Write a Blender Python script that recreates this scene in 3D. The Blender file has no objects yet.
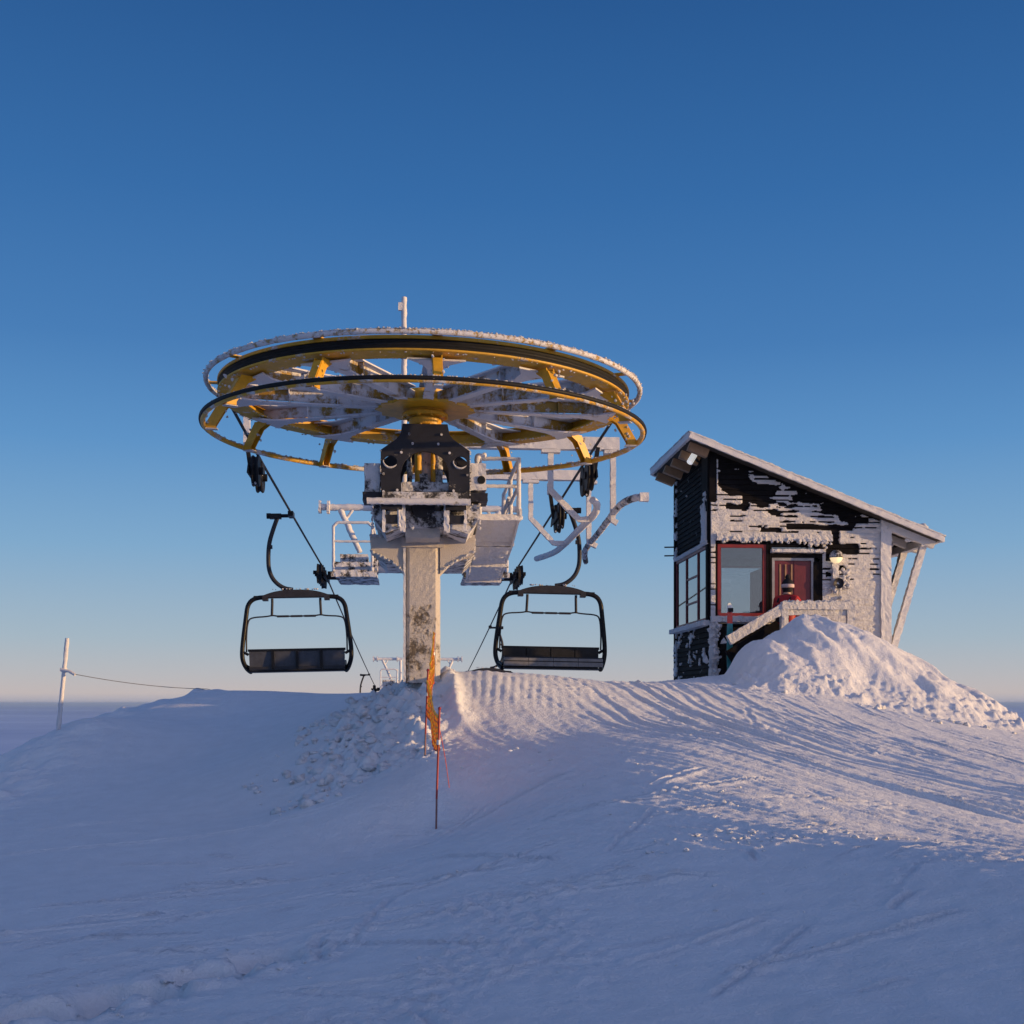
import bpy, bmesh, math, random
import numpy as np
from mathutils import Vector, Matrix, noise as mnoise
from mathutils.geometry import tessellate_polygon

random.seed(7)
rng = np.random.default_rng(11)
scene = bpy.context.scene
COL = scene.collection
R = math.radians

# ------------------------------------------------------------------ light
SUN_EL, SUN_AZ = R(3.6), R(14.0)          # azimuth measured from +X towards -Y
SUN_DIR = Vector((math.cos(SUN_EL) * math.cos(SUN_AZ), -math.cos(SUN_EL) * math.sin(SUN_AZ), math.sin(SUN_EL)))

# ------------------------------------------------------------------ noise
def _hash(ix, iy, seed):
    h = (ix.astype(np.int64) * 374761393 + iy.astype(np.int64) * 668265263 + seed * 1442695041) & 0x7fffffff
    h = ((h ^ (h >> 13)) * 1274126177) & 0x7fffffff
    h = ((h ^ (h >> 16)) * 2246822519) & 0x7fffffff
    return ((h ^ (h >> 15)) & 0xffffff) / float(0xffffff)

def vnoise(x, y, seed=0):
    x = np.asarray(x, float); y = np.asarray(y, float)
    ix = np.floor(x); iy = np.floor(y)
    fx = x - ix; fy = y - iy
    fx = fx * fx * fx * (fx * (fx * 6 - 15) + 10); fy = fy * fy * fy * (fy * (fy * 6 - 15) + 10)
    a = _hash(ix, iy, seed); b = _hash(ix + 1, iy, seed); c = _hash(ix, iy + 1, seed); d = _hash(ix + 1, iy + 1, seed)
    return (a * (1 - fx) + b * fx) * (1 - fy) + (c * (1 - fx) + d * fx) * fy * 1.0 - 0.5

def fbm(x, y, seed=0, octv=4, gain=0.5):
    t = 0; a = 1; f = 1
    for o in range(octv):
        t = t + a * vnoise(x * f + 13.7 * o, y * f - 7.1 * o, seed + o); a *= gain; f *= 2.03
    return t

def cell(x, y, seed=0):
    """distance to the nearest jittered point"""
    x = np.asarray(x, float); y = np.asarray(y, float)
    ix = np.floor(x); iy = np.floor(y); best = np.full(x.shape, 9.0)
    for dx in (-1, 0, 1):
        for dy in (-1, 0, 1):
            cx = ix + dx; cy = iy + dy
            px = cx + _hash(cx, cy, seed); py = cy + _hash(cx, cy, seed + 51)
            best = np.minimum(best, (px - x) ** 2 + (py - y) ** 2)
    return np.sqrt(best)

def sstep(a, b, x):
    t = np.clip((x - a) / (b - a), 0, 1); return t * t * (3 - 2 * t)

# ------------------------------------------------------------------ materials
def newmat(name):
    m = bpy.data.materials.new(name); m.use_nodes = True
    nt = m.node_tree; return m, nt, nt.nodes['Principled BSDF']

def N(nt, t, **kw):
    n = nt.nodes.new(t)
    for k, v in kw.items():
        if k in n.inputs: n.inputs[k].default_value = v
        else: setattr(n, k, v)
    return n

def ramp(nt, src, a, b, c0=(0, 0, 0, 1), c1=(1, 1, 1, 1)):
    r = nt.nodes.new('ShaderNodeValToRGB')
    r.color_ramp.elements[0].position = a; r.color_ramp.elements[0].color = c0
    r.color_ramp.elements[1].position = b; r.color_ramp.elements[1].color = c1
    nt.links.new(src, r.inputs[0]); return r

def paint(name, col, rough=0.5, metal=0.0, var=0.25, scale=9.0, bump=0.15):
    m, nt, p = newmat(name)
    tc = N(nt, 'ShaderNodeTexCoord'); n1 = N(nt, 'ShaderNodeTexNoise', Scale=scale, Detail=6.0, Roughness=0.65)
    nt.links.new(tc.outputs['Object'], n1.inputs['Vector'])
    d = tuple(c * (1 - var) for c in col) + (1,); l = tuple(min(1, c * (1 + var)) for c in col) + (1,)
    r = ramp(nt, n1.outputs['Fac'], 0.3, 0.7, d, l)
    nt.links.new(r.outputs[0], p.inputs['Base Color'])
    p.inputs['Roughness'].default_value = rough; p.inputs['Metallic'].default_value = metal
    if max(col) < 0.07: p.inputs['Specular IOR Level'].default_value = 0.04 if 'wood' in name else 0.2
    b = N(nt, 'ShaderNodeBump', Strength=bump, Distance=0.01); n2 = N(nt, 'ShaderNodeTexNoise', Scale=scale * 7, Detail=4.0)
    nt.links.new(tc.outputs['Object'], n2.inputs['Vector']); nt.links.new(n2.outputs['Fac'], b.inputs['Height'])
    nt.links.new(b.outputs[0], p.inputs['Normal'])
    return m

FROST = (0.70, 0.69, 0.71)
def frosted(name, col, cover, scale=5.0, rough=0.5, soft=0.05, var=0.25, frost=FROST, grad=None):
    """painted metal or wood carrying patches of rime; cover 0..1"""
    m, nt, p = newmat(name)
    tc = N(nt, 'ShaderNodeTexCoord')
    n1 = N(nt, 'ShaderNodeTexNoise', Scale=scale, Detail=8.0, Roughness=0.7)
    n3 = N(nt, 'ShaderNodeTexNoise', Scale=scale * 9, Detail=4.0, Roughness=0.7)
    n4 = N(nt, 'ShaderNodeTexNoise', Scale=70.0, Detail=5.0, Roughness=0.75)
    for n in (n1, n3, n4): nt.links.new(tc.outputs['Object'], n.inputs['Vector'])
    mx = N(nt, 'ShaderNodeMath', operation='MULTIPLY_ADD'); mx.inputs[1].default_value = 0.25
    nt.links.new(n3.outputs['Fac'], mx.inputs[0]); nt.links.new(n1.outputs['Fac'], mx.inputs[2])
    th = 0.625 + (0.5 - cover) * 0.62; src = mx.outputs[0]
    if grad:                                  # less rime, so darker, towards the foot
        sp = N(nt, 'ShaderNodeSeparateXYZ'); nt.links.new(tc.outputs['Object'], sp.inputs[0])
        gm = N(nt, 'ShaderNodeMapRange'); gm.inputs['From Min'].default_value = grad[0]; gm.inputs['From Max'].default_value = grad[1]; gm.inputs['To Min'].default_value = -grad[2]; gm.inputs['To Max'].default_value = 0.0
        nt.links.new(sp.outputs['Z'], gm.inputs['Value']); ga = N(nt, 'ShaderNodeMath', operation='ADD'); nt.links.new(src, ga.inputs[0]); nt.links.new(gm.outputs[0], ga.inputs[1]); src = ga.outputs[0]
    rm = ramp(nt, src, max(0.0, th - soft), min(1.0, th + soft))
    cv = ramp(nt, n1.outputs['Fac'], 0.3, 0.7, tuple(c * (1 - var) for c in col) + (1,), tuple(min(1, c * (1 + var)) for c in col) + (1,))
    fv = ramp(nt, n4.outputs['Fac'], 0.25, 0.75, tuple(c * 0.84 for c in frost) + (1,), tuple(min(0.9, c * 1.08) for c in frost) + (1,))
    mix = N(nt, 'ShaderNodeMix', data_type='RGBA')
    nt.links.new(rm.outputs[0], mix.inputs[0]); nt.links.new(cv.outputs[0], mix.inputs[6]); nt.links.new(fv.outputs[0], mix.inputs[7])
    nt.links.new(mix.outputs[2], p.inputs['Base Color'])
    if max(col) < 0.07: p.inputs['Specular IOR Level'].default_value = 0.04 if 'wood' in name else 0.2
    rr = N(nt, 'ShaderNodeMapRange'); rr.inputs['To Min'].default_value = rough; rr.inputs['To Max'].default_value = 0.9
    nt.links.new(rm.outputs[0], rr.inputs['Value']); nt.links.new(rr.outputs[0], p.inputs['Roughness'])
    h = N(nt, 'ShaderNodeMath', operation='MULTIPLY'); nt.links.new(n4.outputs['Fac'], h.inputs[0]); nt.links.new(rm.outputs[0], h.inputs[1])
    h2 = N(nt, 'ShaderNodeMath', operation='ADD'); nt.links.new(h.outputs[0], h2.inputs[0]); nt.links.new(rm.outputs[0], h2.inputs[1])
    b = N(nt, 'ShaderNodeBump', Strength=0.7, Distance=0.02); nt.links.new(h2.outputs[0], b.inputs['Height'])
    nt.links.new(b.outputs[0], p.inputs['Normal'])
    return m

def snowmat(name, col=(0.83, 0.84, 0.86), grain=1.0):
    m, nt, p = newmat(name)
    tc = N(nt, 'ShaderNodeTexCoord')
    a = N(nt, 'ShaderNodeTexNoise', Scale=38.0, Detail=6.0, Roughness=0.7)
    c = N(nt, 'ShaderNodeTexNoise', Scale=4.0, Detail=5.0, Roughness=0.6)
    nt.links.new(tc.outputs['Object'], a.inputs['Vector']); nt.links.new(tc.outputs['Object'], c.inputs['Vector'])
    cv = ramp(nt, c.outputs['Fac'], 0.3, 0.7, tuple(x * 0.95 for x in col) + (1,), tuple(min(0.9, x * 1.03) for x in col) + (1,))
    nt.links.new(cv.outputs[0], p.inputs['Base Color']); p.inputs['Roughness'].default_value = 0.75
    p.inputs['Specular IOR Level'].default_value = 0.25
    d = N(nt, 'ShaderNodeTexNoise', Scale=11.0, Detail=7.0, Roughness=0.72); nt.links.new(tc.outputs['Object'], d.inputs['Vector'])
    sm = N(nt, 'ShaderNodeMath', operation='MULTIPLY_ADD'); sm.inputs[1].default_value = 2.0; nt.links.new(d.outputs['Fac'], sm.inputs[0]); nt.links.new(a.outputs['Fac'], sm.inputs[2])
    b = N(nt, 'ShaderNodeBump', Strength=0.85 * grain, Distance=0.018); nt.links.new(sm.outputs[0], b.inputs['Height'])
    nt.links.new(b.outputs[0], p.inputs['Normal'])
    return m

M = {}
M['snow'] = snowmat('snow')
M['pile'] = snowmat('pile_snow', (0.84, 0.84, 0.86), 1.2)
M['frost'] = snowmat('rime', (0.72, 0.71, 0.73), 1.8)
M['yellow'] = frosted('yellow_paint', (0.55, 0.30, 0.014), 0.30, 4.0, 0.55)
M['yellow_bare'] = frosted('yellow_paint_bare', (0.60, 0.31, 0.012), 0.16, 7.0, 0.42)
M['ring_rime'] = frosted('ring_paint_rimed', (0.60, 0.32, 0.015), 0.40, 3.0, 0.45)
M['yellow_rime'] = frosted('yellow_paint_rimed', (0.55, 0.30, 0.02), 0.62, 14.0, 0.5)
M['spoke'] = frosted('spoke_rimed', (0.40, 0.21, 0.015), 0.74, 2.2, 0.5)
M['black_rubber'] = frosted('black_rubber', (0.012, 0.012, 0.013), 0.12, 9.0, 0.6)
M['liner'] = paint('groove_liner', (0.012, 0.012, 0.012), 0.7)
M['dark_steel'] = frosted('dark_steel', (0.026, 0.026, 0.032), 0.22, 5.0, 0.5)
M['grey_rimed'] = frosted('grey_steel_rimed', (0.045, 0.043, 0.045), 0.56, 4.5, 0.6)
M['rail_rimed'] = frosted('black_rail_rimed', (0.02, 0.02, 0.022), 0.44, 5.0, 0.5)
M['web'] = frosted('web_rimed', (0.36, 0.205, 0.02), 0.56, 2.6, 0.55)
M['white_rimed'] = frosted('steel_heavy_rime', (0.07, 0.068, 0.07), 0.80, 6.0, 0.6)
M['column'] = frosted('column_rimed', (0.125, 0.095, 0.065), 0.77, 1.5, 0.7, 0.04, frost=(0.56, 0.51, 0.46), grad=(0.0, 1.2, 0.17))
M['chair'] = paint('chair_tube', (0.009, 0.009, 0.011), 0.42)
M['chair_grey'] = paint('chair_arm_grey', (0.032, 0.032, 0.038), 0.5)
M['panel'] = paint('chair_panel', (0.055, 0.058, 0.07), 0.65)
M['cushion'] = paint('chair_cushion', (0.02, 0.02, 0.022), 0.55)
M['cushion_edge'] = paint('cushion_edge', (0.17, 0.165, 0.165), 0.6)
M['rope'] = paint('steel_rope', (0.015, 0.015, 0.017), 0.6)
M['sheave'] = frosted('sheave_black', (0.012, 0.012, 0.014), 0.14, 9.0, 0.6)
M['wood_black'] = paint('black_stained_wood', (0.010, 0.009, 0.010), 0.7, var=0.4, scale=5, bump=0.4)
M['wood_black_rime'] = frosted('black_wood_rimed', (0.012, 0.011, 0.012), 0.20, 5.0, 0.7)
M['wood_tan'] = frosted('bare_timber', (0.34, 0.20, 0.11), 0.16, 5.0, 0.7)
M['wood_rime'] = frosted('timber_rimed', (0.10, 0.07, 0.05), 0.86, 5.0, 0.7)
M['red'] = paint('red_paint', (0.20, 0.008, 0.010), 0.5)
M['maroon'] = paint('maroon_door', (0.13, 0.010, 0.018), 0.45)
M['grey_frame'] = paint('grey_door_frame', (0.30, 0.30, 0.32), 0.5)
M['inner'] = paint('interior_wall', (0.20, 0.22, 0.24), 0.8)
M['wire'] = paint('thin_wire', (0.10, 0.10, 0.11), 0.6)
M['inner_dark'] = paint('interior_dark', (0.05, 0.045, 0.04), 0.8)
M['orange'] = paint('orange_net', (0.60, 0.08, 0.01), 0.6)
M['net_yellow'] = paint('yellow_net', (0.70, 0.36, 0.01), 0.6)
M['pole_red'] = paint('red_pole', (0.32, 0.025, 0.02), 0.45)
M['pole_grey'] = paint('pole_shaft', (0.22, 0.10, 0.09), 0.5)
M['jacket'] = paint('red_jacket', (0.36, 0.008, 0.010), 0.6)
M['cloth_dark'] = paint('dark_cloth', (0.015, 0.015, 0.02), 0.8)
M['skin'] = paint('skin', (0.50, 0.30, 0.22), 0.6)
M['hat_band'] = paint('pale_wool', (0.6, 0.45, 0.43), 0.9)
M['teal'] = paint('teal_board', (0.02, 0.20, 0.22), 0.4)
M['board_white'] = paint('white_board', (0.7, 0.7, 0.7), 0.4)
M['board_red'] = paint('red_board', (0.62, 0.04, 0.03), 0.4)

def glassmat():
    m = bpy.data.materials.new('window_glass'); m.use_nodes = True; nt = m.node_tree; nt.nodes.clear()
    out = N(nt, 'ShaderNodeOutputMaterial'); mix = N(nt, 'ShaderNodeMixShader')
    tr = N(nt, 'ShaderNodeBsdfTransparent'); tr.inputs[0].default_value = (0.78, 0.80, 0.80, 1)
    gl = N(nt, 'ShaderNodeBsdfGlossy'); gl.inputs['Roughness'].default_value = 0.02
    fr = N(nt, 'ShaderNodeFresnel'); fr.inputs['IOR'].default_value = 1.6
    ma = N(nt, 'ShaderNodeMath', operation='MULTIPLY_ADD', use_clamp=True); ma.inputs[1].default_value = 2.2; ma.inputs[2].default_value = 0.0
    nt.links.new(fr.outputs[0], ma.inputs[0]); nt.links.new(ma.outputs[0], mix.inputs[0]); nt.links.new(tr.outputs[0], mix.inputs[1]); nt.links.new(gl.outputs[0], mix.inputs[2])
    nt.links.new(mix.outputs[0], out.inputs[0]); return m
M['glass'] = glassmat()

def emis(name, col, s):
    m, nt, p = newmat(name); p.inputs['Base Color'].default_value = col + (1,)
    p.inputs['Emission Color'].default_value = col + (1,); p.inputs['Emission Strength'].default_value = s; return m
M['lamp_lit'] = emis('lamp_lit', (1.0, 0.78, 0.45), 0.75)
M['flood'] = emis('floodlight_glass', (0.9, 0.88, 0.85), 0.55)

# ------------------------------------------------------------------ mesh builder
class MB:
    def __init__(s): s.v = []; s.f = []; s.m = []; s.sm = []; s.cuts = []
    def add(s, vs, fs, mi=0, smooth=False):
        o = len(s.v); s.v.extend(vs)
        for f in fs: s.f.append(tuple(i + o for i in f)); s.m.append(mi); s.sm.append(smooth)
    def box(s, c, size, mi=0, rot=None, step=None):
        """axis box, optionally with a grid of the given step so rime can roughen it"""
        c = Vector(c); h = [x / 2 for x in size]; key = {}; vs = []; fs = []
        n = [max(1, min(60, int(round(size[i] / step)))) if step else 1 for i in range(3)]
        def vid(i, j, k):
            t = (i, j, k)
            if t not in key:
                p = Vector((-h[0] + size[0] * i / n[0], -h[1] + size[1] * j / n[1], -h[2] + size[2] * k / n[2]))
                if rot: p = rot @ p
                key[t] = len(vs); vs.append(p + c)
            return key[t]
        for a, b, w in ((0, 1, 2), (1, 2, 0), (2, 0, 1)):
            for side in (0, n[w]):
                for i in range(n[a]):
                    for j in range(n[b]):
                        q = []
                        for (di, dj) in ((0, 0), (1, 0), (1, 1), (0, 1)):
                            t = [0, 0, 0]; t[a] = i + di; t[b] = j + dj; t[w] = side; q.append(vid(*t))
                        fs.append(q if side else q[::-1])
        s.add(vs, fs, mi)
    def beam(s, a, b, w, h, mi=0, step=None, up=(0, 0, 1)):
        a = Vector(a); b = Vector(b); d = b - a; L = d.length; y = d.normalized(); x = y.cross(Vector(up))
        if x.length < 1e-4: x = Vector((1, 0, 0))
        x.normalize(); z = x.cross(y)
        s.box((a + b) / 2, (w, L, h), mi, Matrix((x, y, z)).transposed(), step)
    def tube(s, pts, r, mi=0, n=8, closed=False, step=None, smooth_path=0, cap=True, sq=1.0):
        pts = [Vector(p) for p in pts]
        for _ in range(smooth_path):
            q = []
            rngp = range(len(pts)) if closed else range(len(pts) - 1)
            if not closed: q.append(pts[0])
            for i in rngp:
                a = pts[i]; b = pts[(i + 1) % len(pts)]
                q += [a.lerp(b, 0.25), a.lerp(b, 0.75)]
            if not closed: q.append(pts[-1])
            pts = q
        if step:
            q = []
            m = len(pts) if closed else len(pts) - 1
            for i in range(m):
                a = pts[i]; b = pts[(i + 1) % len(pts)]; k = max(1, int((b - a).length / step))
                q += [a.lerp(b, j / k) for j in range(k)]
            if not closed: q.append(pts[-1])
            pts = q
        rr = r if callable(r) else (lambda t: r)
        vs = []; fs = []; m = len(pts); prev = None
        for i, p in enumerate(pts):
            if closed: t = pts[(i + 1) % m] - pts[i - 1]
            else: t = pts[min(i + 1, m - 1)] - pts[max(i - 1, 0)]
            t.normalize()
            if prev is None:
                u = t.cross(Vector((0, 0, 1)))
                if u.length < 1e-3: u = t.cross(Vector((0, 1, 0)))
            else: u = prev - t * prev.dot(t)
            u.normalize(); prev = u; w = t.cross(u); rad = rr(i / max(1, m - 1))
            for k in range(n):
                an = 2 * math.pi * (k + 0.5) / n
                vs.append(p + u * (rad * math.cos(an)) + w * (rad * sq * math.sin(an)))
        for i in range(m if closed else m - 1):
            j = (i + 1) % m
            for k in range(n):
                k2 = (k + 1) % n; fs.append((i * n + k, j * n + k, j * n + k2, i * n + k2))
        s.add(vs, fs, mi, n > 5)
        if cap and not closed:
            s.add([vs[k] for k in range(n)], [tuple(range(n))], mi); s.add([vs[(m - 1) * n + k] for k in range(n)], [tuple(range(n))[::-1]], mi)
    def lathe(s, prof, c=(0, 0, 0), n=96, mi=0, axis='z', closed=True, smooth=True):
        c = Vector(c); vs = []; fs = []; k = len(prof)
        for i in range(n):
            a = 2 * math.pi * i / n; ca, sa = math.cos(a), math.sin(a)
            for (r, z) in prof:
                if axis == 'z': vs.append(c + Vector((r * ca, r * sa, z)))
                elif axis == 'x': vs.append(c + Vector((z, r * ca, r * sa)))
                else: vs.append(c + Vector((r * ca, z, r * sa)))
        for i in range(n):
            j = (i + 1) % n
            for q in range(k if closed else k - 1):
                q2 = (q + 1) % k; fs.append((i * k + q, j * k + q, j * k + q2, i * k + q2))
        s.add(vs, fs, mi, smooth)
    def cyl(s, c, r, h0, h1, n=32, mi=0, axis='z', bev=0.0):
        p = [(0.0001, h0), (r - bev, h0), (r, h0 + bev), (r, h1 - bev), (r - bev, h1), (0.0001, h1)] if bev else [(0.0001, h0), (r, h0), (r, h1), (0.0001, h1)]
        s.lathe(p, c, n, mi, axis, False, False)
    def prism(s, loops, fn, d0, d1, mi=0):
        """loops: outer outline and holes in 2D; fn(a,b,d) -> 3D"""
        lp = [[Vector((a, b, 0)) for a, b in l] for l in loops]; flat = [p for l in lp for p in l]
        tris = tessellate_polygon(lp); n = len(flat)
        vs = [Vector(fn(p.x, p.y, d0)) for p in flat] + [Vector(fn(p.x, p.y, d1)) for p in flat]
        fs = [tuple(t) for t in tris] + [tuple(i + n for i in t[::-1]) for t in tris]
        o = 0
        for l in lp:
            for i in range(len(l)):
                a = o + i; b = o + (i + 1) % len(l); fs.append((a, b, b + n, a + n))
            o += len(l)
        s.add(vs, fs, mi)
    def blob(s, c, r, mi=0, seed=0, squash=1.0, rough=0.35, sub=2):
        bm = bmesh.new(); bmesh.ops.create_icosphere(bm, subdivisions=sub, radius=1.0)
        vs = []
        for v in bm.verts:
            q = v.co + Vector((seed * 3.1, seed * 1.7, seed * 0.9)); k = 1 + rough * mnoise.noise(q * 1.3) + rough * 0.5 * mnoise.noise(q * 3.1)
            vs.append(Vector(c) + Vector((v.co.x * r * k, v.co.y * r * k, v.co.z * r * k * squash)))
        fs = [tuple(v.index for v in f.verts) for f in bm.faces]; bm.free(); s.add(vs, fs, mi, sub > 1)
    def nxt(s): s.cuts.append((len(s.v), len(s.f)))
    def each(s, fn):
        """one object per piece between nxt() marks"""
        c = [(0, 0)] + s.cuts + [(len(s.v), len(s.f))]; out = []
        for (v0, f0), (v1, f1) in zip(c[:-1], c[1:]):
            if v1 == v0: continue
            m = MB(); m.v = s.v[v0:v1]; m.f = [tuple(i - v0 for i in f) for f in s.f[f0:f1]]; m.m = s.m[f0:f1]; m.sm = s.sm[f0:f1]; out.append(fn(m))
        return out
    def build(s, name, mats, parent=None, rime=0.0, freq=14.0, fix=True, xf=None):
        me = bpy.data.meshes.new(name); vs = s.v
        if xf is not None: vs = [xf(Vector(v)) for v in vs]
        if rime:
            out = []
            for v in vs:
                v = Vector(v); d = mnoise.noise_vector(v * freq) * rime + mnoise.noise_vector(v * freq * 2.7) * rime * 0.6
                out.append(v + d)
            vs = out
        me.from_pydata([tuple(v) for v in vs], [], s.f)
        for m in (mats if isinstance(mats, (list, tuple)) else [mats]): me.materials.append(m)
        me.polygons.foreach_set('material_index', s.m); me.polygons.foreach_set('use_smooth', s.sm)
        if fix:
            bm = bmesh.new(); bm.from_mesh(me); bmesh.ops.recalc_face_normals(bm, faces=bm.faces); bm.to_mesh(me); bm.free()
        me.update()
        o = bpy.data.objects.new(name, me); COL.objects.link(o)
        if parent: o.parent = parent
        return o

def tag(o, label=None, cat=None, group=None, kind=None):
    if label: o['label'] = label
    if cat: o['category'] = cat
    if group: o['group'] = group
    if kind: o['kind'] = kind
    return o
def empty(name, loc, rz=0.0, label=None, cat=None, group=None):
    o = bpy.data.objects.new(name, None); COL.objects.link(o); o.location = loc; o.rotation_euler = (0, 0, rz)
    o.empty_display_size = 0.2
    return tag(o, label, cat, group)
def copy_tree(o, parent=None):
    c = o.copy(); COL.objects.link(c)
    if parent: c.parent = parent
    for ch in list(o.children): copy_tree(ch, c)
    return c

F = 1285.0                                    # focal length of the view in pixels of a 1024 frame

# ------------------------------------------------------------------ terrain
CTRL = [  # x, y, height above the eye
 (0, 0, -1.62), (-5, -5, -1.75), (6, -6, -1.5), (0, -12, -1.8), (-12, 0, -2.0), (-15, -10, -2.5), (14, -10, -1.3), (20, 0, -1.0), (10, 0, -1.0),
 (-2.5, 6.3, -1.62), (0, 6.2, -1.52), (2.5, 6.2, -1.30), (5.2, 6.0, -0.92), (8, 5.0, -0.62), (-4, 8, -1.64),
 (0, 8.3, -1.34), (1.2, 8.2, -1.24), (2.0, 8.2, -1.14), (2.6, 8.5, -1.00), (3.1, 7.6, -1.02), (-2, 9.5, -1.50),
 (1.55, 9.6, -1.02), (0.88, 12.6, -0.69), (0.33, 15, -0.40), (-0.45, 15, -0.42), (-0.74, 12.5, -1.25), (0.0, 11.5, -1.08),
 (-0.92, 13.6, -0.72), (-1.2, 13.0, -0.98), (-4, 10, -1.55), (-5.8, 14.5, -1.43), (-4.5, 14, -1.38), (-2.4, 14.5, -1.12), (-3.76, 15.5, -1.17),
 (-2.2, 15.8, -0.62), (-1.93, 17.5, -0.05), (-1.3, 17.0, 0.12), (-1.25, 15.6, -0.30), (-4.5, 18.5, -0.82), (-5.2, 21.5, -0.28),
 (-5.83, 24, 0.19), (-4.33, 24, 0.20), (-2.49, 22.5, 0.18), (-6.84, 23, -0.16), (-7.1, 20.2, -0.34), (-8.0, 20, -0.92), (-6.1, 18.6, -0.84),
 (0.0, 18.0, 0.42), (-0.7, 17.6, 0.42), (1.33, 19.5, 0.34), (2.2, 20.5, 0.33), (3.4, 23, 0.46), (0.9, 16.5, -0.02), (2.05, 14, -0.40), (2.2, 11.3, -0.86), (3.8, 14.5, -0.66),
 (2.6, 9.9, -1.03), (3.5, 10.5, -1.12), (5.18, 13, -1.0), (7.57, 19, -0.55), (5.0, 18.5, -0.15), (10, 15, -1.2), (12, 20, -1.0), (10, 22, -1.1), (9, 26, -1.5), (6.0, 9.5, -1.35), (10, 9, -1.6),
 (4, 24, 0.5), (7, 25, 0.25), (5.5, 28, -0.3), (4, 28, 0.05), (9, 30, -2.2), (0, 22, 0.15), (0, 25, -0.5), (-1, 30, -1.8), (3, 32, -2.0),
 (0, 45, -3.6), (0, 72, -6.3), (-20, 60, -9), (25, 60, -9), (-5, 30, -1.8), (-9, 27, -2.6), (-12, 22, -3.4), (-12, 15, -3.0), (-10, 10, -2.5), (-16, 20, -6), (-22, 8, -5.5), (-28, 30, -11),
 (22, 20, -2.5), (28, 35, -6), (30, 0, -2), (40, 80, -14), (-40, 80, -18), (0, 90, -9), (-40, -12, -9), (44, -12, -4), (-40, 30, -16), (44, 30, -8),
]
_c = np.array(CTRL)
def _phi(d2): return np.where(d2 > 1e-12, 0.5 * d2 * np.log(np.maximum(d2, 1e-12)), 0.0)
_n = len(_c); _d2 = (_c[:, None, 0] - _c[None, :, 0]) ** 2 + (_c[:, None, 1] - _c[None, :, 1]) ** 2
_A = np.zeros((_n + 3, _n + 3)); _A[:_n, :_n] = _phi(_d2) + np.eye(_n) * 0.12
_A[:_n, _n] = 1; _A[:_n, _n + 1:] = _c[:, :2]; _A[_n, :_n] = 1; _A[_n + 1:, :_n] = _c[:, :2].T
_w = np.linalg.solve(_A, np.concatenate([_c[:, 2], [0, 0, 0]]))

def seg_dist(x, y, a, b):
    ax, ay = a; bx, by = b; dx, dy = bx - ax, by - ay
    t = np.clip(((x - ax) * dx + (y - ay) * dy) / (dx * dx + dy * dy), 0, 1)
    return np.hypot(x - ax - t * dx, y - ay - t * dy), t, (x - ax) * dy - (y - ay) * dx

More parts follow.
